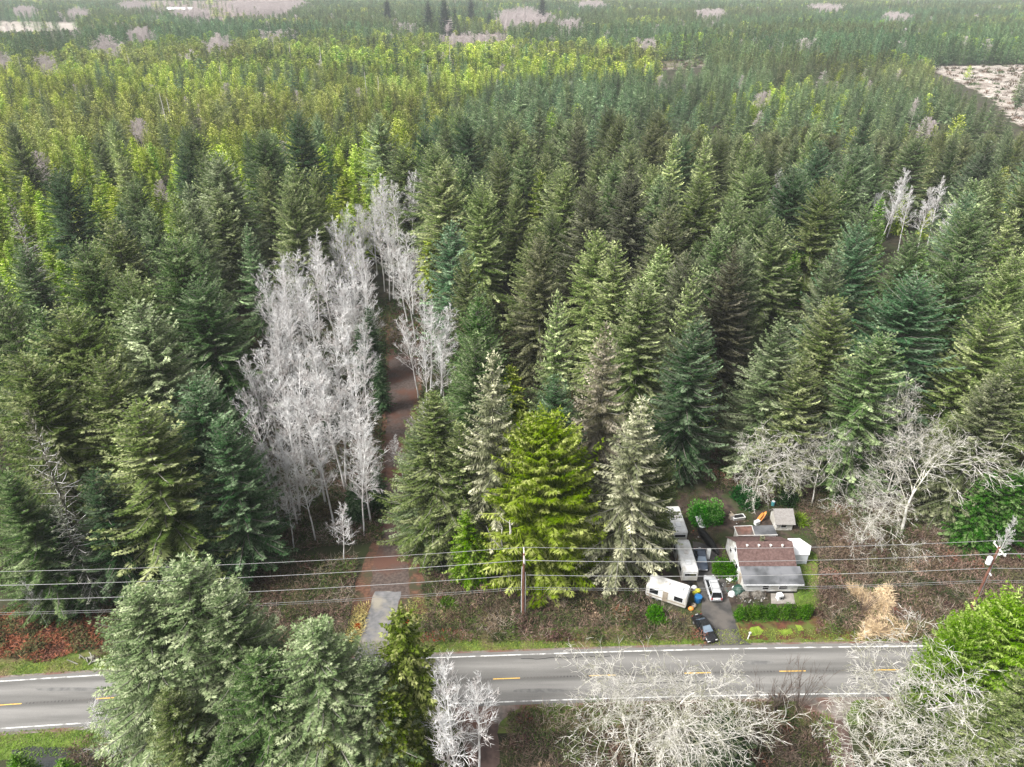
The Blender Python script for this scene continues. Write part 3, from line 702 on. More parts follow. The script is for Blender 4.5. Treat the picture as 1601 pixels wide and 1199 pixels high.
for k_, tx, ty, h, w_, ti, lab in NOTABLE:
    x, y = at_tip(tx, ty, h)
    tree(k_, x, y, h, w_, ti, lab)

# bare maples (traced by base pixel where it shows, else by top)
def bare(kind, px, py, h, wid, label, tip=True, **kw):
    x, y = G(px, py, h if tip else 0); return tree(kind, x, y, h, wid, label=label, **kw)
bare('map', 1176, 782, 17, 1.0, 'bare white limbed maple standing behind the small shingled shed', tip=False, var=0)
bare('map', 1268, 792, 17, .58, 'slimmer bare maple between the shed maple and the largest maple', tip=False, var=1)
bare('map', 1408, 838, 23, .88, 'largest bare maple, a wide white crown above the wires at right', tip=False, var=2)
bare('map', 1450, 590, 26, .42, 'bare maple top rising behind the largest maple at right', var=3)
bare('map', 1378, 755, 12, 1.15, 'low spreading bare maple in front of the largest one at right', var=1)
bare('map', 1062, 1000, 20, .95, 'large bare whitish maple across the road in the bottom centre', var=2, rz=3.4)
bare('map', 1010, 1055, 15, 1.0, 'smaller bare maple left of the large one at the bottom centre', var=3)
bare('map', 1120, 1060, 15, .9, 'bare maple right of the large one at the bottom, over the road edge', var=1)
bare('map', 1480, 1015, 18, 1.15, 'big bare white maple over the road at bottom right', var=0)
bare('map', 1390, 1090, 14, 1.2, 'low bare maple at the bottom right beside the muddy pullout', var=3)
bare('map', 1540, 1110, 12, 1.1, 'low bare maple in the bottom right corner', var=1)
ALD_T = [(636, 276, 23), (600, 283, 23), (618, 292, 22), (577, 308, 23), (560, 325, 22), (545, 333, 23), (517, 345, 23), (590, 335, 22), (535, 365, 22), (500, 378, 22), (565, 372, 22), (480, 392, 22), (455, 405, 23), (430, 415, 23), (402, 430, 22), (605, 350, 21),
         (545, 410, 22), (510, 415, 22), (480, 430, 22), (440, 460, 22), (410, 478, 21), (530, 455, 21), (560, 445, 21), (495, 470, 22), (460, 490, 22), (425, 520, 21), (540, 500, 21), (515, 530, 22), (405, 545, 21), (475, 540, 22), (560, 520, 20),
         (445, 575, 22), (548, 580, 21), (402, 612, 20), (515, 600, 21), (480, 615, 22), (550, 640, 20), (438, 640, 20), (500, 680, 18), (410, 690, 17), (560, 665, 19), (470, 715, 16), (440, 760, 12), (395, 775, 11), (525, 800, 10), (500, 560, 21),
         (637, 372, 21), (640, 405, 21), (628, 390, 20), (655, 440, 19), (665, 478, 20), (645, 500, 18), (682, 490, 19), (660, 540, 17), (690, 530, 17), (655, 640, 12), (625, 690, 8), (660, 680, 9)]
AG = []
for i, (tx, ty, h) in enumerate(ALD_T):
    x, y = G(tx, ty, h); o = tree('ald', x, y, h, random.uniform(1.05, 1.4) * (1.2 if h < 13 else 1), tilt=(random.uniform(-.03, .03), random.uniform(-.03, .03))); AG.append((o, x, y, h, tx))
for tx, ty, h in ALD_T[1:46:3]:
    x, y = G(tx + random.uniform(-14, 10), ty + random.uniform(4, 30), h * .93); o = tree('ald', x, y, h * .93, random.uniform(1.0, 1.35), tilt=(random.uniform(-.04, .04), random.uniform(-.04, .04))); AG.append((o, x, y, h, tx))
for tx, ty, h in [(1415, 268, 22), (1380, 303, 20), (1480, 285, 21), (1492, 318, 20), (1462, 300, 20), (1400, 290, 20), (1215, 268, 17), (1430, 300, 19)]:
    x, y = G(tx, ty, h); o = tree('ald', x, y, h, 1.15); AG.append((o, x, y, h, tx))
bare('ald', 700, 1030, 19, 1.0, 'white bare alder across the road, left one of the foreground pair')
bare('ald', 742, 1048, 18, 1.0, 'white bare alder across the road, right one of the foreground pair')
bare('ald', 715, 1110, 14, 1.3, 'short bare alder under the foreground pair')
bare('ald', 165, 1110, 12, 1.2, 'white twiggy bare alder beneath the foreground firs at left')
bare('ald', 400, 1185, 8, 1.2, 'small bare alder at the bottom edge beside the ditch water')
bare('ald', 40, 905, 9, .8, 'small bare alder in the red bracken at left')
bare('ald', 1582, 815, 9, .8, 'small leafless tree near the right utility pole')

# ------------------------------------------------------------------ forest filled in around them
ORD = ['zeroth', 'first', 'second', 'third', 'fourth', 'fifth', 'sixth', 'seventh', 'eighth', 'ninth', 'tenth', 'eleventh', 'twelfth', 'thirteenth', 'fourteenth', 'fifteenth', 'sixteenth', 'seventeenth', 'eighteenth', 'nineteenth', 'twentieth', 'twenty-first', 'twenty-second', 'twenty-third', 'twenty-fourth', 'twenty-fifth', 'twenty-sixth', 'twenty-seventh', 'twenty-eighth', 'twenty-ninth', 'thirtieth', 'thirty-first', 'thirty-second', 'thirty-third', 'thirty-fourth', 'thirty-fifth', 'thirty-sixth', 'thirty-seventh', 'thirty-eighth', 'thirty-ninth', 'fortieth']
# what must stay open, in the picture
OPEN_TRACK = [(540, 1000), (560, 900), (585, 800), (596, 700), (602, 600), (606, 480), (660, 480), (664, 600), (655, 700), (648, 800), (668, 900), (680, 1000)]
OPEN_GROVE = [(640, 262), (560, 300), (500, 345), (405, 425), (375, 600), (375, 860), (560, 880), (605, 800), (612, 600), (700, 600), (705, 480), (655, 350)]
OPEN_FRONT = [(-200, 935), (160, 925), (400, 880), (600, 890), (700, 885), (800, 885), (1010, 880), (1050, 790), (1130, 725), (1350, 700), (1480, 800), (1700, 800), (1700, 1300), (-200, 1300)]
def hem_edge(px):      # below this line (towards us) the dark firs stand, above it the bright young hemlocks
    return np.interp(px, [-200, 0, 120, 200, 260, 330, 420, 500, 560, 640, 700, 770, 1030, 1060, 1700], [430, 385, 350, 325, 262, 235, 200, 235, 285, 225, 168, 118, 100, 60, 40])
def field_noise(x, y, s, seed=0):
    a = np.sin(x / s * 1.3 + 1.7 * np.sin(y / s * .9 + seed) + seed * 2.1) + np.sin(y / s * 1.1 + 1.9 * np.sin(x / s * .7 + seed * .5) + 4.0) 
    return a / 2
# candidate points, jittered rows whose spacing grows with distance
def scatter(Y0, Y1, s, margin=14):
    out = []; y = Y0; r = rng
    while y < Y1:
        xm = (y * .87 + 39) * .735 + margin
        xs = np.arange(-xm, xm, s); n = len(xs)
        out.append(np.stack([xs + r.uniform(-.42, .42, n) * s, y + r.uniform(-.42, .42, n) * s], 1)); y += s * .92
    return np.concatenate(out)
cand = np.concatenate([scatter(78, 330, 8.6), scatter(330, 520, 8.8), scatter(520, 1000, 9.6), scatter(1000, 1700, 11), scatter(1700, 2900, 14)])
X, Y = cand[:, 0], cand[:, 1]; nC = len(X)
bpx, bpy_ = PX(X, Y, 0.)
# height of tree by place
is_hem = np.zeros(nC, bool)
h_f = rng.uniform(26, 36, nC); h_f = np.where(Y > 300, rng.uniform(17, 27, nC), h_f); h_f = np.where(Y > 1000, rng.uniform(15, 24, nC), h_f)
h_h = rng.uniform(11, 19, nC)
tpx, tpy = PX(X, Y, h_h)
nz1 = field_noise(X, Y, 60, 1) + rng.normal(0, .35, nC); nz2 = field_noise(X, Y, 170, 3) + rng.normal(0, .3, nC)
fpx, fpy = PX(X, Y, h_f * .95)
band = (fpy < hem_edge(fpx)) & (tpx < 1050) & (Y > 120)
top_fade = np.interp(tpx, [0, 200, 400, 700, 1050], [75, 62, 55, 50, 70])
is_hem = band & ((tpy > top_fade) | (nz1 > .55)) & (rng.random(nC) < .95)
is_hem |= (tpx >= 1030) & (Y > 230) & (nz1 > .5) & (rng.random(nC) < .6)
is_hem &= Y > 110
is_hem |= (Y > 110) & (Y < 250) & (rng.random(nC) < .07)
right_mid = (tpx > 1030) & (Y > 250)
H_ = np.where(is_hem, h_h, h_f)
H_ = np.where(is_hem & (Y > 250), rng.uniform(8, 18, nC), H_)
H_ = np.where(right_mid & (Y < 700), H_ * .82, H_)
H_ *= np.where(Y < 100, .85, 1)
tpx, tpy = PX(X, Y, H_); mpx, mpy = PX(X, Y, H_ * .5)
keep = (tpy > -22) & (tpx > -90) & (tpx < 1690)
def hits(poly, wid=0):
    r = np.zeros(nC, bool)
    for fr in (0, .25, .5, .75, .97):
        a, b = PX(X, Y, H_ * fr)
        for w_ in ((0,) if not wid else (-1, 0, 1)):
            hw = w_ * 4.2 * (1 - fr) ** .8 * FPX / (Y * .87 + 38.7 - .5 * H_ * fr)
            r |= inpoly(a + hw, b, poly)
    return r
keep &= ~(hits(OPEN_TRACK, 1) & (Y < 178))
infront = np.zeros(nC, bool)
for (o_, ax_, ay_, ah_, apx_) in AG:
    infront |= (np.abs(tpx - apx_) < 26) & (Y < ay_ + 1)
keep &= ~(hits(OPEN_GROVE, 1) & infront)
keep &= ~(hits(OPEN_GROVE) & (Y < 110))
keep &= ~(hits([(1125, 640), (1510, 610), (1520, 850), (1125, 800)]) & (Y < 106))
keep &= ~(hits([(1350, 268), (1500, 275), (1500, 325), (1350, 325)]) & infront)
keep &= ~(inpoly(bpx, bpy_, OPEN_FRONT))
keep &= ~((Y < 105) & (hits(OPEN_FRONT)))
is_bare = np.zeros(nC, bool)
EXEMPT = []
tr = np.array([(t[1], t[2], t[3]) for t in TREES])
for i in range(0, nC, 4000):
    sl = slice(i, i + 4000); m = Y[sl] < 330
    if not m.any(): continue
    d = np.sqrt((X[sl, None] - tr[None, :, 0]) ** 2 + (Y[sl, None] - tr[None, :, 1]) ** 2).min(1)
    keep[sl] &= ~(m & (d < 6.0))
# bare patches far off, as the photograph has them (px, py, half width, half height)
BARE = [(420, 10, 60, 12), (300, 22, 30, 5), (740, 62, 50, 5), (345, 72, 27, 13), (172, 78, 26, 13), (72, 104, 24, 11), (6, 100, 13, 14), (110, 54, 24, 6), (122, 24, 18, 8), (25, 48, 40, 6), (222, 60, 22, 9), (430, 60, 16, 5), (290, 95, 14, 5), (1110, 25, 26, 7), (1400, 30, 22, 6), (1010, 75, 16, 5), (560, 150, 10, 5), (130, 145, 14, 6), (1260, 75, 18, 5), (210, 12, 26, 8), (820, 32, 45, 16), (890, 44, 24, 9), (1290, 15, 30, 6), (1180, 190, 10, 6), (215, 210, 12, 9), (925, 10, 25, 6), (1440, 205, 30, 10), (40, 20, 18, 6), (700, 40, 9, 6), (1195, 160, 12, 6), (640, 46, 14, 5)]
is_bare = np.zeros(nC, bool)
for (a, b, w_, h_) in BARE: is_bare |= ((mpx - a) / w_) ** 2 + ((mpy - b) / h_) ** 2 < rng.uniform(.6, 1.25, nC)
is_bare |= (Y > 230) & (rng.random(nC) < .012)
is_bare &= Y > 140
for k_, p_ in CLEAR.items(): keep &= ~(hits(p_) & (rng.random(nC) < (.93 if k_ != 'slash' else .985)) & ~(is_bare & (k_ in ('scrub', 'path'))))
keep &= ~((Y < 260) & ~is_hem & (rng.random(nC) < .10))
keep &= ~((mpy > 40) & (mpy < 120) & (Y > 300) & (rng.random(nC) < .06))
fi = np.nonzero(keep & ~is_hem & (Y < 420))[0]; fi = fi[np.argsort(Y[fi] + rng.uniform(0, 25, len(fi)))]
took = [(t[1], t[2]) for t in TREES if t[0] in ('fir', 'near', 'pale', 'dead')]; tk = np.zeros((len(took) + len(fi), 2)); tk[:len(took)] = took; nt_ = len(took)
for i in fi:
    dmin = (10.2 + rng.uniform(-1.2, 2.0)) if Y[i] < 300 else 8.6
    if ((tk[:nt_, 0] - X[i]) ** 2 + (tk[:nt_, 1] - Y[i]) ** 2).min() < dmin ** 2:
        if rng.random() < .10: is_hem[i] = True; H_[i] = rng.uniform(10, 19)
        else: keep[i] = False
    else: tk[nt_] = (X[i], Y[i]); nt_ += 1
X, Y, H_, is_hem, is_bare, tpx, tpy, nz1, nz2 = [a[keep] for a in (X, Y, H_, is_hem, is_bare, tpx, tpy, nz1, nz2)]
nC = len(X); order = np.argsort(Y)
print('forest', nC)
def lerp3(a, b, t): return np.asarray(a)[None] * (1 - t[:, None]) + np.asarray(b)[None] * t[:, None]
t1 = np.clip(nz1 * .5 + .5, 0, 1); t2 = np.clip(nz2 * .5 + .5, 0, 1); rr = rng.random(nC)
tint = lerp3(T_DARK, T_OLIVE, np.clip(t1 * .9 + rng.normal(0, .2, nC), 0, 1))
hemt = lerp3(T_BRIGHT, T_YEL, np.clip(t2 * .8 + .25 + rng.normal(0, .25, nC), 0, 1)); hemt = np.where((rr < .15)[:, None], lerp3(T_DARK, T_HEM, rng.random(nC)), hemt)
tint = np.where(is_hem[:, None], hemt, tint)
far = Y > 300
tealm = far & ~is_hem
tint = np.where(tealm[:, None], lerp3(T_TEAL, (.09, .125, .055), np.clip(t2 + rng.normal(0, .25, nC), 0, 1)), tint)
yb = is_hem & (Y > 330) & (tpx < 1050)                 # browner olive band behind the bright one
tint = np.where(yb[:, None], tint * np.array([.92, .86, 1.0]), tint)
pz = field_noise(X, Y, 38, 7) + rng.normal(0, .25, nC); pb = field_noise(X * .7, Y, 75, 11) + rng.normal(0, .3, nC)
olv = np.clip(pb * 1.1 + .12, 0, 1) * (Y > 260)
tint = tint * (1 - .62 * olv[:, None]) + np.array([.155, .165, .062])[None] * .62 * olv[:, None] * np.where(is_hem, 1, .7)[:, None]
tint = tint * np.where(Y > 240, np.clip(1 + .32 * pz, .5, 1.5), 1)[:, None]
tint = tint * rng.uniform(.8, 1.25, (nC, 1)) * np.interp(Y, [0, 200, 500, 3000], [1, 1.05, 1.35, 1.5])[:, None]  # last factor brightens crowns with distance: haze lift put into the tint
indiv = {}
nf = sum(1 for t in TREES if NAME[t[0]] == 'fir_tree'); nh = sum(1 for t in TREES if NAME[t[0]] == 'hemlock_tree')
cnt = dict(fir_tree=nf, hemlock_tree=nh); used = np.zeros(nC, bool); auto = []
print('notable', cnt)
for i in order:
    if is_bare[i]: continue
    kd = 'hem' if is_hem[i] else 'fir'
    if cnt[NAME[kd]] >= 300: continue
    if not (-60 < tpx[i] < 1660): continue
    cnt[NAME[kd]] += 1; used[i] = True
    k2 = 'pale' if (kd == 'fir' and random.random() < .08) else kd
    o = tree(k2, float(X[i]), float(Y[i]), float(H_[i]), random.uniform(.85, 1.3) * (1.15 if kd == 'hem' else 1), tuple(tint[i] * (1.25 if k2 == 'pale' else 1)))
    auto.append((o, float(X[i]), float(Y[i]), float(H_[i]), float(tpx[i]), kd, tuple(tint[i])))
def stand_of(x, y, px):
    if y < 250 and px < 380: return 'left stand'
    if px < 640: return 'grove back stand' if y < 250 else 'left young wood'
    if px < 1080: return 'middle forest' if y < 270 else 'centre young wood'
    return 'house side forest' if px < 1330 else 'right edge forest'
def tone_word(kd, t):
    if kd == 'hem': return 'yellow green' if t[0] > .12 else ('bright green' if t[1] > .11 else 'deep green')
    return 'olive' if t[0] > .078 else ('green' if t[0] > .052 else 'dark green')
def number_rows(items, noun, depth=9.0):
    by = {}
    for it in items: by.setdefault(it[5], []).append(it)
    for st, L_ in by.items():
        y0 = min(i[2] for i in L_); rows = {}
        for it in L_: rows.setdefault(int((it[2] - y0) / depth), []).append(it)
        for ri, rk in enumerate(sorted(rows)):
            for ci, it in enumerate(sorted(rows[rk], key=lambda q: q[4])):
                it[0]['label'] = '%s %s, %s from left in %s row of the %s' % (it[6], noun, ORD[min(ci + 1, 40)], ORD[min(ri + 1, 40)], st)
                it[0]['group'] = '%ss of the %s' % (noun, st)
number_rows([(o, x, y, h, p, stand_of(x, y, p), tone_word(k_, t_)) for (o, x, y, h, p, k_, t_) in auto if k_ == 'fir'], 'fir', 10)
number_rows([(o, x, y, h, p, stand_of(x, y, p), tone_word(k_, t_)) for (o, x, y, h, p, k_, t_) in auto if k_ == 'hem'], 'hemlock', 12)
number_rows([(o, x, y, h, p, 'grove left of the track' if p < 612 else ('line right of the track' if p < 1000 else 'group in the right forest'), 'bare white') for (o, x, y, h, p) in AG], 'alder', 7)

# ---- the wood beyond, too many to count: one object for each kind ----------------------------
def lod(name, gen, mats=(M['needle_i'], M['limb'])):
    (V, F, mi, fv), (TV, TF) = gen
    V2 = np.concatenate([V, TV]); F2 = np.concatenate([F, TF + len(V)])
    return mesh_np(name, V2, [F2], [mats[0], mats[1], M['bark']], np.concatenate([mi, np.full(len(TF), 2)]), np.concatenate([fv, np.ones(len(TV))]))
def wood(name, label, cat, sel, protos, tint_, hh, nomh, wid, near_n):
    """points carrying size, turn, kind and tint; each point wears one of the prototype trees"""
    c = bpy.data.collections.new(name + '_kinds')
    for i, me in enumerate(protos):
        o = bpy.data.objects.new('%s_%02d' % (name, i), me); c.objects.link(o)
    idx = np.nonzero(sel)[0]; n = len(idx)
    me = bpy.data.meshes.new(name); me.vertices.add(n)
    me.vertices.foreach_set('co', np.stack([X[idx], Y[idx], np.zeros(n)], 1).astype(np.float32).ravel())
    nv = len(protos); nn = near_n
    farsel = Y[idx] > 620
    k = np.where(farsel, nn + rng.integers(0, nv - nn, n), rng.integers(0, nn, n)).astype(np.int32)
    a = me.attributes.new('idx', 'INT', 'POINT'); a.data.foreach_set('value', k)
    s = hh[idx] / nomh; w_ = wid * rng.uniform(.85, 1.25, n) * np.where(farsel, 1.25, 1)
    a = me.attributes.new('scl', 'FLOAT_VECTOR', 'POINT'); a.data.foreach_set('vector', np.stack([s * w_, s * w_, s], 1).astype(np.float32).ravel())
    a = me.attributes.new('rot', 'FLOAT_VECTOR', 'POINT'); a.data.foreach_set('vector', np.stack([rng.normal(0, .03, n), rng.normal(0, .03, n), rng.uniform(0, 6.28, n)], 1).astype(np.float32).ravel())
    a = me.attributes.new('tint', 'FLOAT_COLOR', 'POINT'); a.data.foreach_set('color', np.concatenate([tint_[idx], np.ones((n, 1))], 1).astype(np.float32).ravel())
    o = obj(name, me)
    ng = bpy.data.node_groups.new(name, 'GeometryNodeTree')
    ng.interface.new_socket('Geometry', in_out='INPUT', socket_type='NodeSocketGeometry'); ng.interface.new_socket('Geometry', in_out='OUTPUT', socket_type='NodeSocketGeometry')
    gi = ng.nodes.new('NodeGroupInput'); go = ng.nodes.new('NodeGroupOutput'); ip = ng.nodes.new('GeometryNodeInstanceOnPoints'); ci = ng.nodes.new('GeometryNodeCollectionInfo')
    ci.inputs['Collection'].default_value = c; ci.inputs['Separate Children'].default_value = True; ci.inputs['Reset Children'].default_value = True
    ip.inputs['Pick Instance'].default_value = True
    def na(nm, dt):
        q = ng.nodes.new('GeometryNodeInputNamedAttribute'); q.data_type = dt; q.inputs['Name'].default_value = nm; return q.outputs['Attribute']
    L = ng.links.new
    L(gi.outputs[0], ip.inputs['Points']); L(ci.outputs[0], ip.inputs['Instance']); L(na('idx', 'INT'), ip.inputs['Instance Index'])
    L(na('rot', 'FLOAT_VECTOR'), ip.inputs['Rotation']); L(na('scl', 'FLOAT_VECTOR'), ip.inputs['Scale']); L(ip.outputs[0], go.inputs[0])
    md = o.modifiers.new('forest', 'NODES'); md.node_group = ng
    tag(o, label, cat, kind='stuff'); return o
FL = [lod('firl%d' % i, conifer(700 + i, H=30, Rm=7.2, base=(.12, .35)[i % 2], nper=6, dz=.8, twig=.55, w=.34, k=2, limb=.15, tipl=1.4)) for i in range(4)]
FF = [lod('firf%d' % i, conifer(720 + i, H=30, Rm=7.2, base=.10, nper=6, dz=1.5, twig=1.3, w=1.0, tl=.45, k=1, limb=.0, tipl=1.2)) for i in range(4)]
HL = [lod('heml%d' % i, conifer(740 + i, H=16, Rm=4.3, base=.03, nper=6, dz=.6, twig=.5, w=.36, k=2, droop=.5, limb=0, tipl=1.35, prof=.65)) for i in range(4)]
HF = [lod('hemf%d' % i, conifer(760 + i, H=16, Rm=4.6, base=.03, nper=6, dz=1.0, twig=1.0, w=.9, tl=.5, k=1, droop=.4, limb=0, tipl=1.2, prof=.6)) for i in range(4)]
print('lod faces', [len(m.polygons) for m in FL + FF + HL + HF])
BL = []
for i in range(4):
    (CV, CF), (TV, TF) = bare_tree(800 + i, 22, 'alder', .045 if i < 2 else .11)
    if i >= 2: keepf = rng.random(len(CF) // 3) < .45; CF = CF.reshape(-1, 3, 4)[keepf].reshape(-1, 4)
    BL.append(mesh_np('barel%d' % i, np.concatenate([CV, TV]), [np.concatenate([CF, TF + len(CV)])], [M['farbare'] if 'farbare' in M else M.setdefault('farbare', noisy('far_bare_bark', (.42, .36, .35), (.60, .53, .52), 1.0, .9))]))
rest = ~used
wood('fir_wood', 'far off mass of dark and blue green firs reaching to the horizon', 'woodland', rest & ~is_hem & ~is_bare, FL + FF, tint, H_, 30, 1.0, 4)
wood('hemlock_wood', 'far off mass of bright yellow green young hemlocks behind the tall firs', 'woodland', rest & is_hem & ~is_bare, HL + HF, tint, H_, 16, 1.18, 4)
wood('bare_wood', 'far off patches of leafless pinkish grey trees in the conifer forest', 'woodland', rest & is_bare, BL, tint, np.clip(H_ * .8, 11, 20), 22, 1.7, 2)

# tall lone firs far behind, dead snags in the bright wood
for px_, py_, h_, w_, lb in [(672, 56, 46, 1.3, 'left one of two tall dark firs standing far off by the bare strip'), (697, 56, 48, 1.3, 'right one of two tall dark firs standing far off by the bare strip'), (607, 44, 42, 1.2, 'lone tall dark fir far off left of the tall pair'), (738, 42, 40, 1.2, 'dark fir far off right of the tall pair'), (848, 40, 42, 1.0, 'slim dark spire far off beyond the bare strip'), (712, 50, 34, 1.1, 'shorter dark fir far off beside the tall pair'), (765, 50, 26, 1.2, 'small dark fir far off at the bare strip')]:
    x, y = G(px_, py_); tree('fir', x, y, h_, w_, (.03, .052, .042), lb)
def snag(x, y, h, lab, seed, broken=True):
    r = np.random.default_rng(seed); root = empty('snag', (x, y, 0), r.uniform(0, 6)); root['label'] = lab; root['category'] = 'dead tree'; root['group'] = 'dead white snags in the young wood'
    zs = np.linspace(0, h, 7); pts = [(r.normal(0, .08) + zz * .02, r.normal(0, .08), zz) for zz in zs]
    mb = MB(); mb.tube(pts, list(np.linspace(.30, .10, 7)), 6); mb.build('trunk', M['snag'], root)
    p0, p1, r0, r1 = [], [], [], []
    for q in range(int(h * 1.3)):
        zz = r.uniform(.4, .98) * h; a = r.uniform(0, 6.28); l = (1.15 - zz / h) * r.uniform(1.5, 4)
        p = np.array([zz * .02, 0, zz]); e = p + np.array([math.cos(a) * l, math.sin(a) * l, r.uniform(-.1, .4) * l]); p0.append(p); p1.append(e); r0.append(.07); r1.append(.02)
    V, F = tubes(p0, p1, r0, r1); obj('branches', mesh_np('branches', V, [F], [M['snag']]), root)
for i, (px_, py_, h_) in enumerate([(207, 122, 20), (238, 90, 18), (362, 70, 24), (458, 118, 26), (505, 118, 24), (430, 92, 22), (704, 118, 26), (672, 155, 22), (576, 168, 22), (268, 222, 24), (275, 220, 22), (352, 150, 20), (750, 92, 22), (760, 98, 24), (1058, 60, 26), (1235, 48, 24), (40, 130, 20), (76, 190, 18), (1218, 105, 22), (594, 165, 18)]):
    x, y = G(px_, py_); side_ = 'left' if px_ < 320 else ('centre left' if px_ < 600 else ('centre' if px_ < 1000 else 'right'))
    snag(x, y, h_, 'slim dead white trunk, %s from left in the bright wood' % ORD[1 + sorted([207, 238, 362, 458, 505, 430, 704, 672, 576, 268, 275, 352, 750, 760, 1058, 1235, 40, 76, 1218, 594]).index(px_)], 900 + i)
x, y = G(797, 921)                                       # white snag beside the left utility pole
root = empty('snag', (x, y, 0)); tag(root, 'broken white dead trunk standing beside the left utility pole', 'dead tree')
mb = MB(); mb.tube([(0, 0, -.1), (-.05, 0, 4), (-.1, .1, 8), (.15, 0, 11), (0, 0, 13)], [.30, .27, .22, .16, .08], 8); mb.build('trunk', M['snag'], root)
mb = MB()
for pts, r_ in [([(-.1, 0, 6.5), (-.9, 0, 7.6), (-1.2, .1, 9.5), (-1.0, .2, 11.5), (-1.4, .2, 12.6)], [.12, .1, .09, .06, .02]), ([(-1.05, .2, 11), (-1.6, .1, 12)], [.05, .02]), ([(-.9, 0, 7.6), (-2.4, 0, 9.6), (-3.2, .2, 11.8)], [.07, .05, .02]), ([(-.1, 0, 4.2), (-1.4, 0, 5.5)], [.07, .03]), ([(.1, 0, 12), (.9, .1, 13)], [.06, .03]), ([(.1, 0, 12.4), (-.8, -.1, 13.2), (-1.4, 0, 13.8)], [.06, .04, .02]), ([(-1.2, .1, 9.5), (-.3, .1, 8.6)], [.04, .03])]:
    mb.tube(pts, r_, 6)
mb.build('branches', M['snag'], root)

# ------------------------------------------------------------------ brush, bracken, grass
def scat(poly, dens, lens, wid, pal, up=.5, hgt=.6, clump=1.2, seed=0, world=False, mound=0.):
    """upright blades and twigs strewn over a traced patch; colour follows clumps. Returns verts, tones"""
    r = np.random.default_rng(seed + 5000)
    pts = np.array(poly if world else [G(*p) for p in poly]); lo = pts.min(0); hi = pts.max(0)
    n = int(dens * np.prod(hi - lo)); q = r.uniform(lo, hi, (n, 2)); q = q[inpoly(q[:, 0], q[:, 1], [tuple(p) for p in pts])]
    if len(q) == 0: return np.zeros((0, 3)), np.zeros((0, 3))
    n = len(q)
    f = field_noise(q[:, 0] + 13 * seed, q[:, 1], clump, seed) * .5 + .5 + r.normal(0, .12, n); g2 = field_noise(q[:, 0], q[:, 1] + 7, clump * 3.1, seed + 2) * .5 + .5
    k = np.clip((f * .5 + g2 * .5) * len(pal), 0, len(pal) - .01).astype(int)
    c = np.array(pal)[k] * r.uniform(.65, 1.4, (n, 1))
    m = mound * (np.clip(f, 0, 1.2) ** 1.5) * r.uniform(.3, 1, n)
    P = np.stack([q[:, 0], q[:, 1], m + r.uniform(0, hgt, n) * (.4 + .6 * f)], 1)
    D = nrm(np.concatenate([r.normal(0, 1, (n, 2)), (np.abs(r.normal(0, 1, (n, 1))) * up)], 1))
    V = blades(P, D, r.uniform(lens[0], lens[1], n), r.uniform(wid[0], wid[1], n), .9, r)
    return V, np.repeat(c, 4, 0)
def stuff(name, label, cat, parts):
    V = np.concatenate([p[0] for p in parts]); C = np.concatenate([p[1] for p in parts])
    tag(obj(name, mesh_np(name, V, [quads(len(V) // 4)], [M['toned']], col=C)), label, cat, kind='stuff')
BRN = [(.15, .10, .075), (.10, .085, .05), (.075, .085, .035), (.17, .115, .09), (.06, .085, .025), (.13, .105, .06)]
BRN2 = [(.20, .125, .10), (.15, .11, .08), (.10, .10, .045), (.22, .15, .12), (.13, .10, .06)]
GRN = [(.05, .09, .02), (.07, .12, .025), (.10, .11, .04), (.08, .09, .04)]
parts = []
zones = [([(150, 1030), (160, 930), (400, 880), (560, 870), (548, 975), (520, 1035), (400, 1030)], BRN),
         ([(655, 990), (670, 960), (662, 905), (760, 885), (1010, 880), (1010, 930), (1060, 975), (1100, 1003), (1000, 1006), (660, 1005)], BRN),
         ([(1275, 990), (1278, 860), (1262, 800), (1320, 780), (1700, 790), (1700, 1000), (1450, 1000)], BRN2),
         ([(1110, 765), (1060, 720), (1130, 700), (1330, 700), (1340, 800), (1280, 850), (1240, 790)], GRN + BRN[:3]),
         ([(1290, 850), (1340, 760), (1500, 740), (1500, 850)], BRN2[:3] + GRN[:2]),
         ([(795, 1118), (830, 1110), (1000, 1106), (1180, 1100), (1240, 1100), (1290, 1150), (1300, 1240), (780, 1240)], [(.06, .075, .025), (.10, .08, .05), (.05, .065, .02), (.11, .085, .065), (.07, .09, .03)]),
         ([(1345, 1110), (1700, 1100), (1700, 1240), (1345, 1240)], [(.06, .075, .025), (.10, .08, .05), (.05, .065, .02), (.12, .09, .07)]),
         ([(100, 1175), (720, 1120), (730, 1240), (100, 1240)], [(.06, .075, .025), (.10, .08, .05), (.05, .065, .02)]),
         ([(380, 870), (385, 700), (600, 690), (590, 850)], BRN)]
for i, (pl, pal) in enumerate(zones):
    parts.append(scat(pl, 34, (.25, .8), (.05, .13), pal, .7, .9, 1.6, i, mound=.9))
    parts.append(scat(pl, 12, (.8, 1.8), (.025, .05), [(.26, .19, .16), (.18, .13, .10), (.32, .27, .22)], .8, .8, 1.6, i + 40, mound=.7))
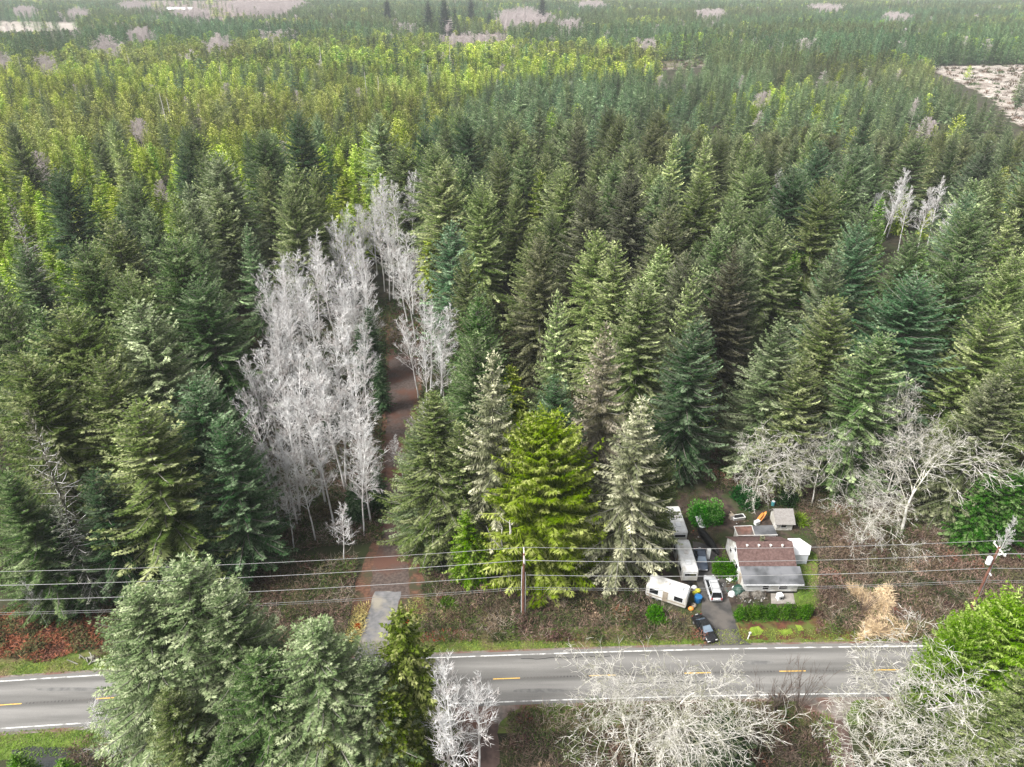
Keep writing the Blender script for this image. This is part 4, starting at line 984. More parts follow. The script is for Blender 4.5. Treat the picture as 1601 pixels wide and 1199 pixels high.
def mounds(pls, per, pal, seed, rr_=(.5, 2.0), n=190, hk=1.0, bs=1.0):
    r = np.random.default_rng(seed); pts = np.array([G(*p) for p in pls]); lo = pts.min(0); hi = pts.max(0); m = int(per * np.prod(hi - lo))
    q = r.uniform(lo, hi, (m, 2)); q = q[inpoly(q[:, 0], q[:, 1], [tuple(p) for p in pts])]; VV, CC = [], []
    for x, y in q:
        R_ = r.uniform(*rr_); d = nrm(r.normal(0, 1, (n, 3))); d[:, 2] = np.abs(d[:, 2]); P = d * r.uniform(.5, 1, (n, 1)) * np.array([R_, R_ * r.uniform(.7, 1.2), R_ * hk]) + np.array([x, y, 0])
        D = nrm(d + r.normal(0, .6, (n, 3)) + np.array([0, 0, .2])); c = np.array(pal[r.integers(len(pal))]) * r.uniform(.7, 1.3)
        VV.append(blades(P, D, r.uniform(.2, .6, n) * bs, r.uniform(.05, .14, n) * bs, .9, r)); CC.append(np.repeat(c[None] * r.uniform(.6, 1.4, (n, 1)), 4, 0))
    return (np.concatenate(VV), np.concatenate(CC)) if VV else (np.zeros((0, 3)), np.zeros((0, 3)))
MB_ = [(.19, .08, .055), (.28, .21, .14), (.07, .12, .025), (.13, .09, .07), (.05, .08, .022), (.11, .065, .05), (.07, .055, .035), (.045, .07, .02), (.035, .055, .02), (.14, .10, .075), (.06, .09, .025), (.09, .05, .045)]
for i, (pl, per) in enumerate([(zones[0][0], .14), (zones[1][0], .16), (zones[2][0], .16), (zones[3][0], .14), (zones[4][0], .12), (zones[5][0], .16), (zones[6][0], .14), (zones[7][0], .10)]):
    parts.append(mounds(pl, per, MB_, 300 + i))
stuff('bramble_thicket', 'brown and olive bramble thicket along both sides of the road', 'brambles', parts)
stuff('bracken_patch', 'rust red dead bracken on the bank at the left', 'bracken', [
    scat([(-60, 1030), (-60, 975), (60, 940), (180, 930), (170, 1010), (70, 1035)], 60, (.3, .8), (.08, .18), [(.20, .075, .05), (.16, .075, .055), (.24, .095, .055), (.09, .09, .04), (.13, .06, .04), (.06, .07, .03)], .3, .5, 1.3, 61, mound=.9),
    scat([(655, 992), (700, 985), (740, 990), (740, 1002), (660, 1004)], 40, (.2, .5), (.06, .12), [(.28, .07, .04), (.14, .06, .04)], .4, .3, .8, 62, mound=.3),
    scat([(830, 995), (920, 990), (920, 1003), (835, 1004)], 40, (.2, .5), (.06, .12), [(.20, .06, .04), (.10, .06, .04)], .4, .3, .8, 63, mound=.3)])
stuff('straw_grass', 'pale straw coloured dead grass beside the track mouth and on the right bank', 'dead grass', [
    scat([(1322, 925), (1340, 918), (1360, 930), (1385, 928), (1395, 945), (1385, 962), (1400, 985), (1420, 1000), (1340, 1000), (1358, 975), (1345, 950)], 240, (.5, 1.2), (.03, .07), [(.58, .46, .28), (.68, .54, .36), (.46, .35, .22)], .5, .5, 1.1, 71, mound=1.7),
    scat([(540, 1000), (556, 950), (578, 945), (570, 985), (560, 1010)], 60, (.4, .9), (.03, .07), [(.55, .42, .28), (.45, .38, .15), (.22, .25, .06)], .6, .4, 1., 72, mound=.4),
    scat([(625, 970), (640, 935), (700, 935), (770, 960), (760, 985), (680, 975)], 40, (.4, .9), (.03, .07), [(.52, .40, .26), (.30, .30, .10), (.15, .20, .05), (.45, .34, .20)], .6, .4, .9, 73, mound=.4)])
def band_poly(X0, X1, v0, v1, n=60):
    Xs = np.linspace(X0, X1, n); return [(float(x), float(roadY(x, v0))) for x in Xs] + [(float(x), float(roadY(x, v1))) for x in Xs[::-1]]
stuff('yard_rubbish', 'small litter and scraps scattered round the house', 'rubbish', [
    scat([(1152, 929), (1200, 928), (1200, 942), (1152, 944)], 26, (.15, .5), (.08, .25), [(.16, .13, .11), (.10, .07, .05), (.35, .34, .33), (.14, .12, .10), (.07, .05, .04), (.09, .07, .05)], .4, .5, .5, 91, mound=.5),
    scat([(1140, 800), (1178, 800), (1180, 820), (1145, 822)], 5, (.15, .45), (.08, .25), [(.5, .5, .5), (.10, .07, .05), (.3, .25, .2), (.6, .6, .6)], .4, .2, .5, 92),
    scat([(1075, 800), (1100, 800), (1104, 850), (1082, 850)], 6, (.15, .5), (.08, .25), [(.55, .55, .55), (.10, .07, .05), (.2, .15, .1), (.35, .1, .06)], .4, .3, .5, 93),
    scat([(1130, 905), (1155, 905), (1150, 935), (1132, 935)], 8, (.15, .5), (.08, .25), [(.55, .55, .55), (.10, .07, .05), (.05, .12, .09)], .4, .3, .5, 94)])
gp = [(.10, .19, .02), (.15, .24, .035), (.20, .24, .05), (.12, .17, .03), (.26, .23, .10)]
stuff('verge_grass', 'rough green grass on the road verges, the yard lawn and the pullout edges', 'grass', [
    scat(band_poly(-90, 95, 1.11, 1.45), 60, (.12, .35), (.04, .09), gp, .8, .12, 1.5, 81, world=True),
    scat(band_poly(-90, -42, -.60, -.07), 60, (.12, .35), (.04, .09), gp[:3], .8, .12, 1.5, 82, world=True),
    scat(band_poly(1, 26, -.42, -.09), 60, (.12, .4), (.04, .09), [(.07, .14, .015), (.12, .20, .03), (.05, .09, .02)], .8, .2, 1.5, 83, world=True),
    scat([(1240, 870), (1262, 858), (1279, 868), (1281, 950), (1250, 955)], 70, (.12, .35), (.04, .09), gp[:3], .8, .15, 1.2, 84),
    scat([(1295, 1108), (1310, 1150), (1330, 1240), (1312, 1240), (1292, 1160), (1280, 1120)], 60, (.15, .4), (.05, .1), gp[:2], .8, .2, 1.2, 85),
    scat([(1152, 966), (1262, 962), (1262, 972), (1154, 976)], 70, (.15, .4), (.05, .1), [(.03, .09, .02), (.05, .12, .02)], .8, .2, 1.2, 86),
    scat([(1060, 770), (1112, 762), (1140, 800), (1125, 850), (1075, 850)], 26, (.15, .5), (.04, .1), [(.06, .10, .02), (.09, .07, .04), (.05, .05, .02)], .8, .25, 1.2, 88),
    scat([(1030, 955), (1095, 955), (1100, 1000), (1035, 1000)], 45, (.15, .5), (.04, .1), [(.10, .17, .03), (.16, .13, .07), (.07, .11, .02)], .8, .25, 1.2, 89),
    scat([(1195, 752), (1245, 790), (1278, 850), (1240, 835), (1190, 800)], 26, (.15, .5), (.04, .1), [(.06, .10, .02), (.09, .07, .04), (.08, .12, .03)], .8, .3, 1.2, 90),
    scat([(1130, 850), (1145, 890), (1150, 915), (1128, 900)], 60, (.15, .35), (.05, .1), gp[:2], .8, .2, 1.2, 87)])
parts = []
for i, pl in enumerate([[(-120, 935), (160, 925), (390, 880), (380, 560), (-120, 560)], [(385, 860), (600, 850), (604, 480), (390, 480)], [(655, 900), (1010, 880), (1060, 760), (1130, 720), (1130, 560), (660, 560)], [(1130, 720), (1500, 760), (1700, 790), (1700, 560), (1130, 560)], [(560, 560), (1050, 560), (1050, 470), (560, 470)]]):
    parts.append(scat(pl, 7, (.4, 1.1), (.15, .35), [(.035, .06, .02), (.05, .08, .025), (.07, .06, .03), (.03, .05, .02)], .6, 1.0, 2.5, 100 + i, mound=.8))
stuff('undergrowth', 'dark green and brown undergrowth covering the forest floor', 'undergrowth', parts)
stuff('clearcut_scrub', 'dark low scrub and stumps dotted over the clear cut at upper right', 'scrub', [mounds(CLEAR['slash'], .010, [(.05, .05, .025), (.09, .065, .04), (.05, .09, .025), (.16, .11, .08)], 901, (1.0, 3.2), 60, .7, 4.0), mounds([(1028, 96), (1105, 92), (1106, 105), (1036, 110)], .010, [(.09, .065, .04), (.05, .09, .025)], 902, (1.0, 3.0), 60, .7, 4.0)])
# logging slash: pale sticks and stumps on the clear cut
r = np.random.default_rng(5); pl = np.array([G(*p) for p in CLEAR['slash'][:2] + CLEAR['slash'][4:]]); pls = [tuple(p) for p in pl]; lo = pl.min(0); hi = pl.max(0)
q = r.uniform(lo, hi, (60000, 2)); q = q[inpoly(q[:, 0], q[:, 1], pls)][:9000]; n = len(q); a = r.uniform(0, 6.28, n); l = r.uniform(1, 6, n)
p0 = np.stack([q[:, 0], q[:, 1], r.uniform(.1, .6, n)], 1); p1 = p0 + np.stack([np.cos(a) * l, np.sin(a) * l, r.uniform(-.3, .9, n)], 1)
V, F = tubes(p0, p1, r.uniform(.08, .25, n), .07, 3)
tag(obj('logging_slash', mesh_np('logging_slash', V, [F], [noisy('slash_wood', (.34, .29, .25), (.62, .57, .52), .05, .95)])), 'pale litter of cut branches and logs on the clear cut at upper right', 'logging debris', kind='stuff')

# ------------------------------------------------------------------ shrubs
def shrub(name, px, py, R_, H2, c, label, seed, n=1500, l=.35, w=.25, group=None, cat='shrub'):
    x, y = G(px, py); V, F, fv = leaf_ball(seed, R_, H2, n, l, w)
    o = obj(name, mesh_np(name, V, [F], [M['needle']], fv=fv), None, (x, y, 0)); o.color = (*c, 1); tag(o, label, cat, group); return o
shrub('shrub', 1104, 815, 3.2, 4.2, (.045, .16, .02), 'big vivid green round shrub behind the parked cars', 1, 4200)
shrub('shrub', 1168, 784, 2.9, 3.2, (.035, .10, .03), 'dark green round shrub behind the shed, below the bare maple', 2, 3200)
shrub('shrub', 1131, 893, 2.1, 3.0, (.08, .19, .02), 'light green shrub at the left wall of the brown roofed house', 3, 2200, .35, .2)
shrub('shrub', 1024, 968, 1.8, 2.4, (.07, .18, .02), 'round bright green shrub in front of the white trailer', 4, 2200, .3, .2)
shrub('shrub', 1040, 978, 1.0, 1.2, (.07, .15, .02), 'low green shrub right of the round one by the trailer', 5, 800, .3, .2)
shrub('shrub', 1232, 790, 2.4, 2.8, (.04, .075, .03), 'dark shrub just behind the small shingled shed', 6, 2200)
shrub('fern_clump', 1252, 815, 1.4, 1.2, (.13, .19, .03), 'arching pale green fern clump right of the small shed', 7, 500, 1.0, .12, cat='fern')
shrub('shrub', 1135, 745, 2.2, 2.6, (.04, .10, .02), 'green shrub at the forest edge left of the bare maple', 8, 1800)
shrub('shrub', 1295, 770, 2.2, 2.0, (.05, .09, .025), 'green shrub under the slimmer bare maple', 9, 1500)
shrub('shrub', 590, 800, 1.8, 2.2, (.03, .07, .02), 'dark shrub at the left edge of the gravel track', 10, 1500)
shrub('shrub', 700, 950, 1.6, 1.4, (.10, .17, .03), 'light green shrub on the bank right of the track mouth', 11, 1200)
hx = np.linspace(1156, 1262, 10)
for i, px_ in enumerate(hx):
    shrub('hedge_shrub', px_, 966 - .035 * (px_ - 1157), 1.0, 2.7, (.062 * random.uniform(.9, 1.1), .125 * random.uniform(.9, 1.1), .018), 'clipped green hedge shrub in front of the house, %s from the left' % ORD[i + 1], 20 + i, 1100, .22, .14, 'clipped hedge row in front of the house', 'hedge shrub')
def saplings(px, py, n, h, label, seed):
    r = np.random.default_rng(seed); p0, p1, r0, r1 = [], [], [], []
    for q in range(n):
        p = np.array([r.normal(0, .06), r.normal(0, .06), 0]); d = nrm(np.array([r.normal(0, .28), r.normal(0, .2), 1.])); L = h * r.uniform(.6, 1)
        for s in range(4):
            e = p + d * L / 4; p0.append(p); p1.append(e); r0.append(.04 - .007 * s); r1.append(.033 - .007 * s); p = e; d = nrm(d + r.normal(0, .06, 3))
            for _ in range(3):
                b = nrm(d + r.normal(0, .35, 3)); p0.append(p); p1.append(p + b * L * .2); r0.append(.016); r1.append(.008)
    x, y = G(px, py); V, F = tubes(p0, p1, r0, r1); tag(obj('sapling_clump', mesh_np('sapling_clump', V, [F], [M['brownbark']]), None, (x, y, 0)), label, 'saplings')
saplings(1210, 1112, 12, 7, 'thin brown leafless saplings in front of the road, left clump', 31)
saplings(1245, 1115, 14, 8, 'thin brown leafless saplings in front of the road beside the pullout', 32)
saplings(1185, 1125, 10, 7, 'thin brown leafless saplings right of the large bottom maple', 33)
saplings(1345, 960, 14, 4, 'grey leafless stems beside the straw coloured grass', 34)

# ------------------------------------------------------------------ utility poles and wires
def upole(x, y, label, h=12., trans=False):
    root = empty('utility_pole', (x, y, 0)); tag(root, label, 'utility pole', 'utility poles along the road')
    mb = MB(); mb.tube([(0, 0, -.2), (0, 0, h * .5), (0, 0, h)], [.21, .18, .14], 10); mb.build('post', M['pole'], root)
    mb = MB(); mb.box((0, -.18, h - .35), (.14, 2.6, .14)); mb.build('crossarm', M['snag'], root)
    for yy in (-1.35, .05, 1.05):
        mb = MB(); mb.tube([(0, yy, h - .28), (0, yy, h - .18), (0, yy, h - .05), (0, yy, h + .05)], [.05, .10, .10, .05], 8); mb.build('insulator', M['clean'], root)
    mb = MB(); mb.tube([(.25, 0, 0.1), (.25, 0, h * .62), (.19, 0, h * .72)], .06, 6); mb.build('conduit', M['clean'], root)
    if trans:
        t = MB(); t.tube([(-.55, 0, h - 3.1), (-.55, 0, h - 3.0), (-.55, 0, h - 1.95), (-.55, 0, h - 1.8)], [.26, .34, .34, .2], 12); t.build('transformer', M['clean'], root)
        t = MB(); t.tube([(-.2, -.6, h - .9), (.15, -.7, h - .6), (.45, -.7, h - .95)], .10, 6); t.build('bracket', M['clean'], root)
        t = MB(); t.tube([(.1, -.25, h - 4.6), (.35, -.3, h - 4.9)], .12, 6); t.build('bracket', M['clean'], root)
    else:
        t = MB(); t.tube([(-.25, 0, .2), (-.28, 0, h * .5), (-.22, 0, h * .8)], .05, 6); t.build('guard', M['clean'], root)
        t = MB(); t.box((.05, .12, h - 1.6), (.35, .25, .9), bev=.05); t.build('cutout', M['clean'], root)
    return root
PL = G(818, 966); PR = G(1517, 955); PLL = G(-75, 905, 12); PRR = (PR[0] + 66, PR[1] + 1.5)
upole(*PL, 'brown wooden utility pole in front of the yellow green cedar')
upole(*PR, 'brown utility pole with white transformer at right', trans=True)
upole(*PLL, 'utility pole beyond the left edge of the picture')
upole(*PRR, 'utility pole beyond the right edge of the picture')
poles = [PLL, PL, PR, PRR]
for nm, zz, oy, rad, m_, lb in [('power_wire', 12.08, -1.35, .028, 'wire', 'near wire of the top pair strung above the road bank'), ('power_wire', 12.08, 1.05, .028, 'wire', 'far wire of the top pair strung above the road bank'),
                                ('power_wire', 10.75, 0, .030, 'wire', 'third wire from the top on the utility poles'), ('power_wire', 8.1, .05, .036, 'wire', 'fourth wire from the top, pale and thick'),
                                ('phone_cable', 5.85, .05, .030, 'wire_d', 'dark grey cable, lowest but one on the poles'), ('phone_cable', 5.65, -.1, .022, 'wire_d', 'thin dark cable, lowest on the poles')]:
    pts = []
    for a, b in zip(poles[:-1], poles[1:]):
        for k in range(16):
            t = k / 16; pts.append((a[0] + (b[0] - a[0]) * t, a[1] + (b[1] - a[1]) * t + oy, zz - .75 * 4 * t * (1 - t)))
    pts.append((poles[-1][0], poles[-1][1] + oy, zz))
    mb = MB(); mb.tube(pts, rad, 5); o = mb.build(nm, M[m_]); tag(o, lb, 'overhead wire', 'wires strung between the utility poles')

# ------------------------------------------------------------------ house and sheds
def house():
    Yf, Yb, Xl, Xr = 73.7, 82.9, 33.2, 41.0
    root = empty('house', (0, 0, 0)); tag(root, 'small white house with brown shingle roof and black lower roof behind the hedge', 'house')
    prof = [(Yf - .35, 1.95), (76.1, 2.95), (79.0, 4.95), (Yb + .25, 2.15)]
    w = MB(); s = [(Yf, 0), (Yf, 1.85), (76.1, 2.80), (79.0, 4.80), (Yb, 2.15), (Yb, 0)]
    w.add([(Xl, a, b) for a, b in s] + [(Xr, a, b) for a, b in s], [[5, 4, 3, 2, 1, 0], [6, 7, 8, 9, 10, 11], [0, 1, 7, 6], [4, 5, 11, 10]]); w.build('wall', M['white'], root)
    def slab(a, b, name, m, x0=Xl - .25, x1=Xr + .3, th=.12):
        q = MB(); q.add([(x0, a[0], a[1]), (x1, a[0], a[1]), (x1, b[0], b[1]), (x0, b[0], b[1]), (x0, a[0], a[1] - th), (x1, a[0], a[1] - th), (x1, b[0], b[1] - th), (x0, b[0], b[1] - th)],
              [[0, 1, 2, 3], [7, 6, 5, 4], [0, 4, 5, 1], [1, 5, 6, 2], [2, 6, 7, 3], [3, 7, 4, 0]]); return q.build(name, m, root)
    slab(prof[0], (76.0, 2.93), 'lower_roof', M['blackroof'], Xl - .15, Xr + .75)
    up = slab((76.0, 2.96), prof[2], 'roof', M['brownroof'])
    slab((79.0, 4.95), prof[3], 'back_roof', M['brownroof'])
    for xx in np.linspace(Xl + 1.3, Xr - 1.3, 4):
        q = MB(); zz = 4.45; q.tube([(xx, 78.4, zz), (xx, 78.4, zz + .3)], [.13, .13], 8); q.tube([(xx, 78.4, zz + .3), (xx, 78.4, zz + .36), (xx, 78.4, zz + .42)], [.2, .2, .08], 8); q.build('roof_vent', M['snag'], up)
    q = MB(); q.box((36.9, 79.3, 5.0), (.5, .5, .9), bev=.03); q.box((36.9, 79.3, 5.5), (.62, .62, .10), 0); q.box((36.9, 79.3, 5.56), (.3, .3, .04), 1); q.build('chimney', [noisy('mossy_chimney', (.10, .11, .05), (.20, .20, .12), 3.), M['dark']], up)
    def window(c, d, horiz=True):
        f = MB(); f.box(c, d); fo = f.build('window', M['clean'], root); 
        e = [v for v in d]; k = [0, 1, 2]; ax = int(np.argmin(d)); e = [v - .16 for v in d]; e[ax] = d[ax] + .02
        g = MB(); g.box(c, e); g.build('pane', M['glass'], fo)
    q = MB(); q.box((34.6, Yf - .02, 1.55), (2.2, .06, .42)); q.build('awning_strip', noisy('grey_vinyl', (.3, .3, .29), (.42, .42, .4), 2.), root)
    window((Xl - .02, 77.3, 1.6), (.08, 1.0, .9)); window((Xl - .02, 80.6, 1.7), (.08, .8, .8)); window((Xl - .02, 79.0, 3.4), (.08, .8, .8))
    window((38.9, Yf - .02, 1.1), (1.3, .08, .8)); window((36.4, Yf - .02, 1.1), (1.0, .08, .8))
    q = MB(); q.box((Xl - .03, 75.3, 1.0), (.08, .9, 2.0)); d = q.build('door', M['tan'], root); q = MB(); q.box((Xl - .1, 75.0, 1.0), (.08, .08, .08)); q.build('handle', M['rim'], d)
    q = MB()
    for k in range(2): q.box((37.1, Yf - .05, .16 + .0 * k), (7.9, .05, .3)); break
    q.build('skirting', M['dark'], root)
    q = MB(); q.box((37.3, prof[0][0] - .03, 1.88), (8.7, .06, .16)); q.build('fascia', M['clean'], root)
house()
def annex():
    z = 2.2; c = [G(*p, z) for p in [(1147.5, 823), (1208.5, 821), (1216, 836.5), (1153.5, 837.5)]]
    root = empty('annex', (0, 0, 0)); tag(root, 'low flat roofed lean to, half brown half black, behind the house', 'outbuilding')
    w = MB(); cc = np.mean(c, 0); ci = [tuple(cc + (np.array(p) - cc) * .93) for p in c]; w.prism([(p[0], p[1], z - .12) for p in ci][::-1], 0); w.build('wall', M['white'], root)
    def L_(a, b, t): return (a[0] + (b[0] - a[0]) * t, a[1] + (b[1] - a[1]) * t)
    m1, m2 = L_(c[0], c[1], .46), L_(c[3], c[2], .42)
    q = MB(); q.prism([(*c[3], z), (*m2, z), (*m1, z), (*c[0], z)], z - .1); q.build('brown_roof', noisy('rusty_roof', (.20, .10, .075), (.33, .19, .15), 1.5, c3=(.14, .12, .11), scale2=.6), root)
    q = MB(); q.prism([(*m2, z + .03), (*c[2], z + .03), (*c[1], z + .03), (*m1, z + .03)], z - .1); q.build('black_roof', M['blackroof'], root)
    q = MB()
    for a, b in ((c[0], c[3]), (c[3], c[2]), (c[0], m1), (m1, m2)): q.tube([(*a, z + .05), (*b, z + .05)], .07, 4)
    q.build('roof_edge', M['white'], root)
annex()
def small_shed():
    xl, yf = G(1212.5, 829); xr, _ = G(1237.5, 829); d = 3.0; ez, rz = 1.6, 2.9
    root = empty('shed', (0, 0, 0)); tag(root, 'small white shed with weathered shingle roof and one dark window', 'shed')
    w = MB(); s = [(yf, 0), (yf, ez), (yf + d * .6, rz), (yf + d, ez), (yf + d, 0)]
    w.add([(xl, a, b) for a, b in s] + [(xr, a, b) for a, b in s], [[4, 3, 2, 1, 0], [5, 6, 7, 8, 9], [0, 1, 6, 5], [3, 4, 9, 8]]); w.build('wall', M['white'], root)
    for a, b, n_ in (((yf - .3, ez - .15), (yf + d * .6, rz + .1), 'roof'), ((yf + d + .2, ez - .1), (yf + d * .6 + .002, rz + .098), 'roof')):
        q = MB(); x0, x1, th = xl - .35, xr + .3, .1
        q.add([(x0, a[0], a[1]), (x1, a[0], a[1]), (x1, b[0], b[1]), (x0, b[0], b[1]), (x0, a[0], a[1] - th), (x1, a[0], a[1] - th), (x1, b[0], b[1] - th), (x0, b[0], b[1] - th)], [[0, 1, 2, 3], [7, 6, 5, 4], [0, 4, 5, 1], [1, 5, 6, 2], [2, 6, 7, 3], [3, 7, 4, 0]]); q.build(n_, M['shakes'], root)
    f = MB(); f.box(((xl + xr) / 2 - .15, yf - .02, .95), (.95, .08, .75)); fo = f.build('window', M['clean'], root); f = MB(); f.box(((xl + xr) / 2 - .15, yf - .03, .95), (.78, .08, .58)); f.build('pane', M['glass'], fo)
small_shed()
def canopy():
    k = 1 / 7.49; pt = lambda a, b, z: (*G(1120 + a * k, 785 + b * k, z), z)
    A, B, C_, D_, E = pt(905, 618, 2.0), pt(1090, 615, 2.0), pt(1112, 515, 2.1), pt(975, 422, 2.7), pt(835, 425, 2.7)
    root = empty('canopy_shed', (0, 0, 0)); tag(root, 'plain white canopy shed attached to the right side of the house', 'shed')
    q = MB(); q.prism([A, B, C_, D_, E], 1.95 - .05); q.build('cover', M['clean'], root)
    w = MB(); c = np.mean([A, B, C_, D_, E], 0); ins = [tuple(c[:2] + (np.array(p[:2]) - c[:2]) * .95) for p in (A, B, C_, D_, E)]; w.prism([(p[0], p[1], 1.88) for p in ins], 0); w.build('wall', noisy('pale_side', (.58, .62, .66), (.68, .71, .74), .8, .6), root)
canopy()

# ------------------------------------------------------------------ trailers and cars
def place2(pxa, pya, pxb, pyb, z=0):
    a = np.array(G(pxa, pya, z)); b = np.array(G(pxb, pyb, z)); return a, b
def trailer(x, y, rz, L, W, H2, label, wins=True, dirty=True):
    """long axis = local X, floor at z .55"""
    root = empty('travel_trailer', (x, y, 0), rz); tag(root, label, 'travel trailer', 'white travel trailers in the yard')
    def ring(xx, hw, z0, z1):
        r = .22; return [(xx, -hw, z0), (xx, hw, z0), (xx, hw, z1 - r), (xx, hw - r * .4, z1 - r * .3), (xx, hw - r, z1), (xx, -hw + r, z1), (xx, -hw + r * .4, z1 - r * .3), (xx, -hw, z1 - r)]
    q = MB(); hw = W / 2
    q.loft([ring(-L / 2, hw - .06, .75, H2 - .35), ring(-L / 2 + .25, hw, .55, H2 - .08), ring(-L / 2 + .6, hw, .5, H2), ring(L / 2 - .5, hw, .5, H2), ring(L / 2 - .15, hw, .5, H2 - .1), ring(L / 2, hw - .06, .65, H2 - .35)])
    body = q.build('body', M['white'], root)
    q = MB(); q.box((-.2, .05, H2 + .08), (.7, .6, .18), bev=.1); q.build('roof_vent', M['snag'], body)
    q = MB(); q.box((L * .28, -.1, H2 + .1), (.9, .8, .22), bev=.1); q.build('roof_vent', M['clean'], body)
    def win(c, d, m='glass'):
        ax = int(np.argmin(d)); f = MB(); f.box(c, d); fo = f.build('window', M['clean'], root); e = [v - .14 for v in d]; e[ax] = d[ax] + .02; g = MB(); g.box(c, e); g.build('pane', M[m], fo)
    win((L / 2 - .02, 0, 1.75), (.1, W * .78, .6)); win((-L / 2 + .1, 0, 1.8), (.2, W * .6, .5))
    for sy in (-1, 1):
        for xx in (-L * .3, L * .30): win((xx, sy * (hw + .005), 1.75), (1.35, .06, .95))
    q = MB(); q.box((-.1, -hw - .01, 1.45), (.72, .06, 1.8)); d = q.build('door', M['tan'], root); q = MB(); q.box((.15, -hw - .06, 1.3), (.1, .06, .1)); q.build('handle', M['rim'], d)
    q = MB(); q.box((0, -hw - .012, .95), (L * .94, .02, .16)); q.box((0, hw + .012, .95), (L * .94, .02, .16)); q.build('stripe', M['tan'], root)
    for sy in (-1, 1):
        for xx in (-1.15, -2.0):
            q = MB(); q.tube([(xx, sy * (hw - .25), .34), (xx, sy * (hw - .02), .34)], .34, 16); t = q.build('wheel', M['rubber'], root); q = MB(); q.tube([(xx, sy * (hw - .02), .34), (xx, sy * (hw - .0), .34)], .18, 10); q.build('rim', M['rim'], t)
    q = MB(); q.tube([(L / 2, -.5, .5), (L / 2 + .9, 0, .48)], .05, 6); q.tube([(L / 2, .5, .5), (L / 2 + .9, 0, .48)], .05, 6); q.box((L / 2 + .35, 0, .62), (.4, .35, .3)); q.build('hitch', M['dark'], root)
    return root
# angled trailer, door side towards the road
a = np.array(G(1008, 934)); b = np.array(G(1071, 955)); d_ = (b - a); ang = math.atan2(d_[1], d_[0]); Lt = float(np.linalg.norm(d_)); nrm_ = np.array([-math.sin(ang), math.cos(ang)]); c_ = (a + b) / 2 + nrm_ * 1.2
print('trailer L', Lt, math.degrees(ang))
trailer(c_[0], c_[1], ang, Lt, 2.4, 2.75, 'white trailer with dark windows and a door parked aslant near the road')
# two in line, end towards us
def inline(px0, py0, px1, py1, z, W, label, Hh=2.7):
    """right-hand roof edge from the near end to the far end"""
    a = np.array(G(px0, py0, z)); b = np.array(G(px1, py1, z)); d = a - b; an = math.atan2(d[1], d[0]); L = float(np.linalg.norm(d)); left = np.array([math.cos(an - math.pi / 2), math.sin(an - math.pi / 2)]); c = (a + b) / 2 + left * W / 2
    print('inline', L, math.degrees(an)); return trailer(c[0], c[1], an, L, W, Hh, label)
inline(1093, 892, 1077, 842, 2.6, 2.3, 'dirty white trailer, its end window facing us, between the trees and the cars')
inline(1076, 831, 1062, 790, 2.6, 2.3, 'rearmost white trailer half hidden by the overhanging fir')

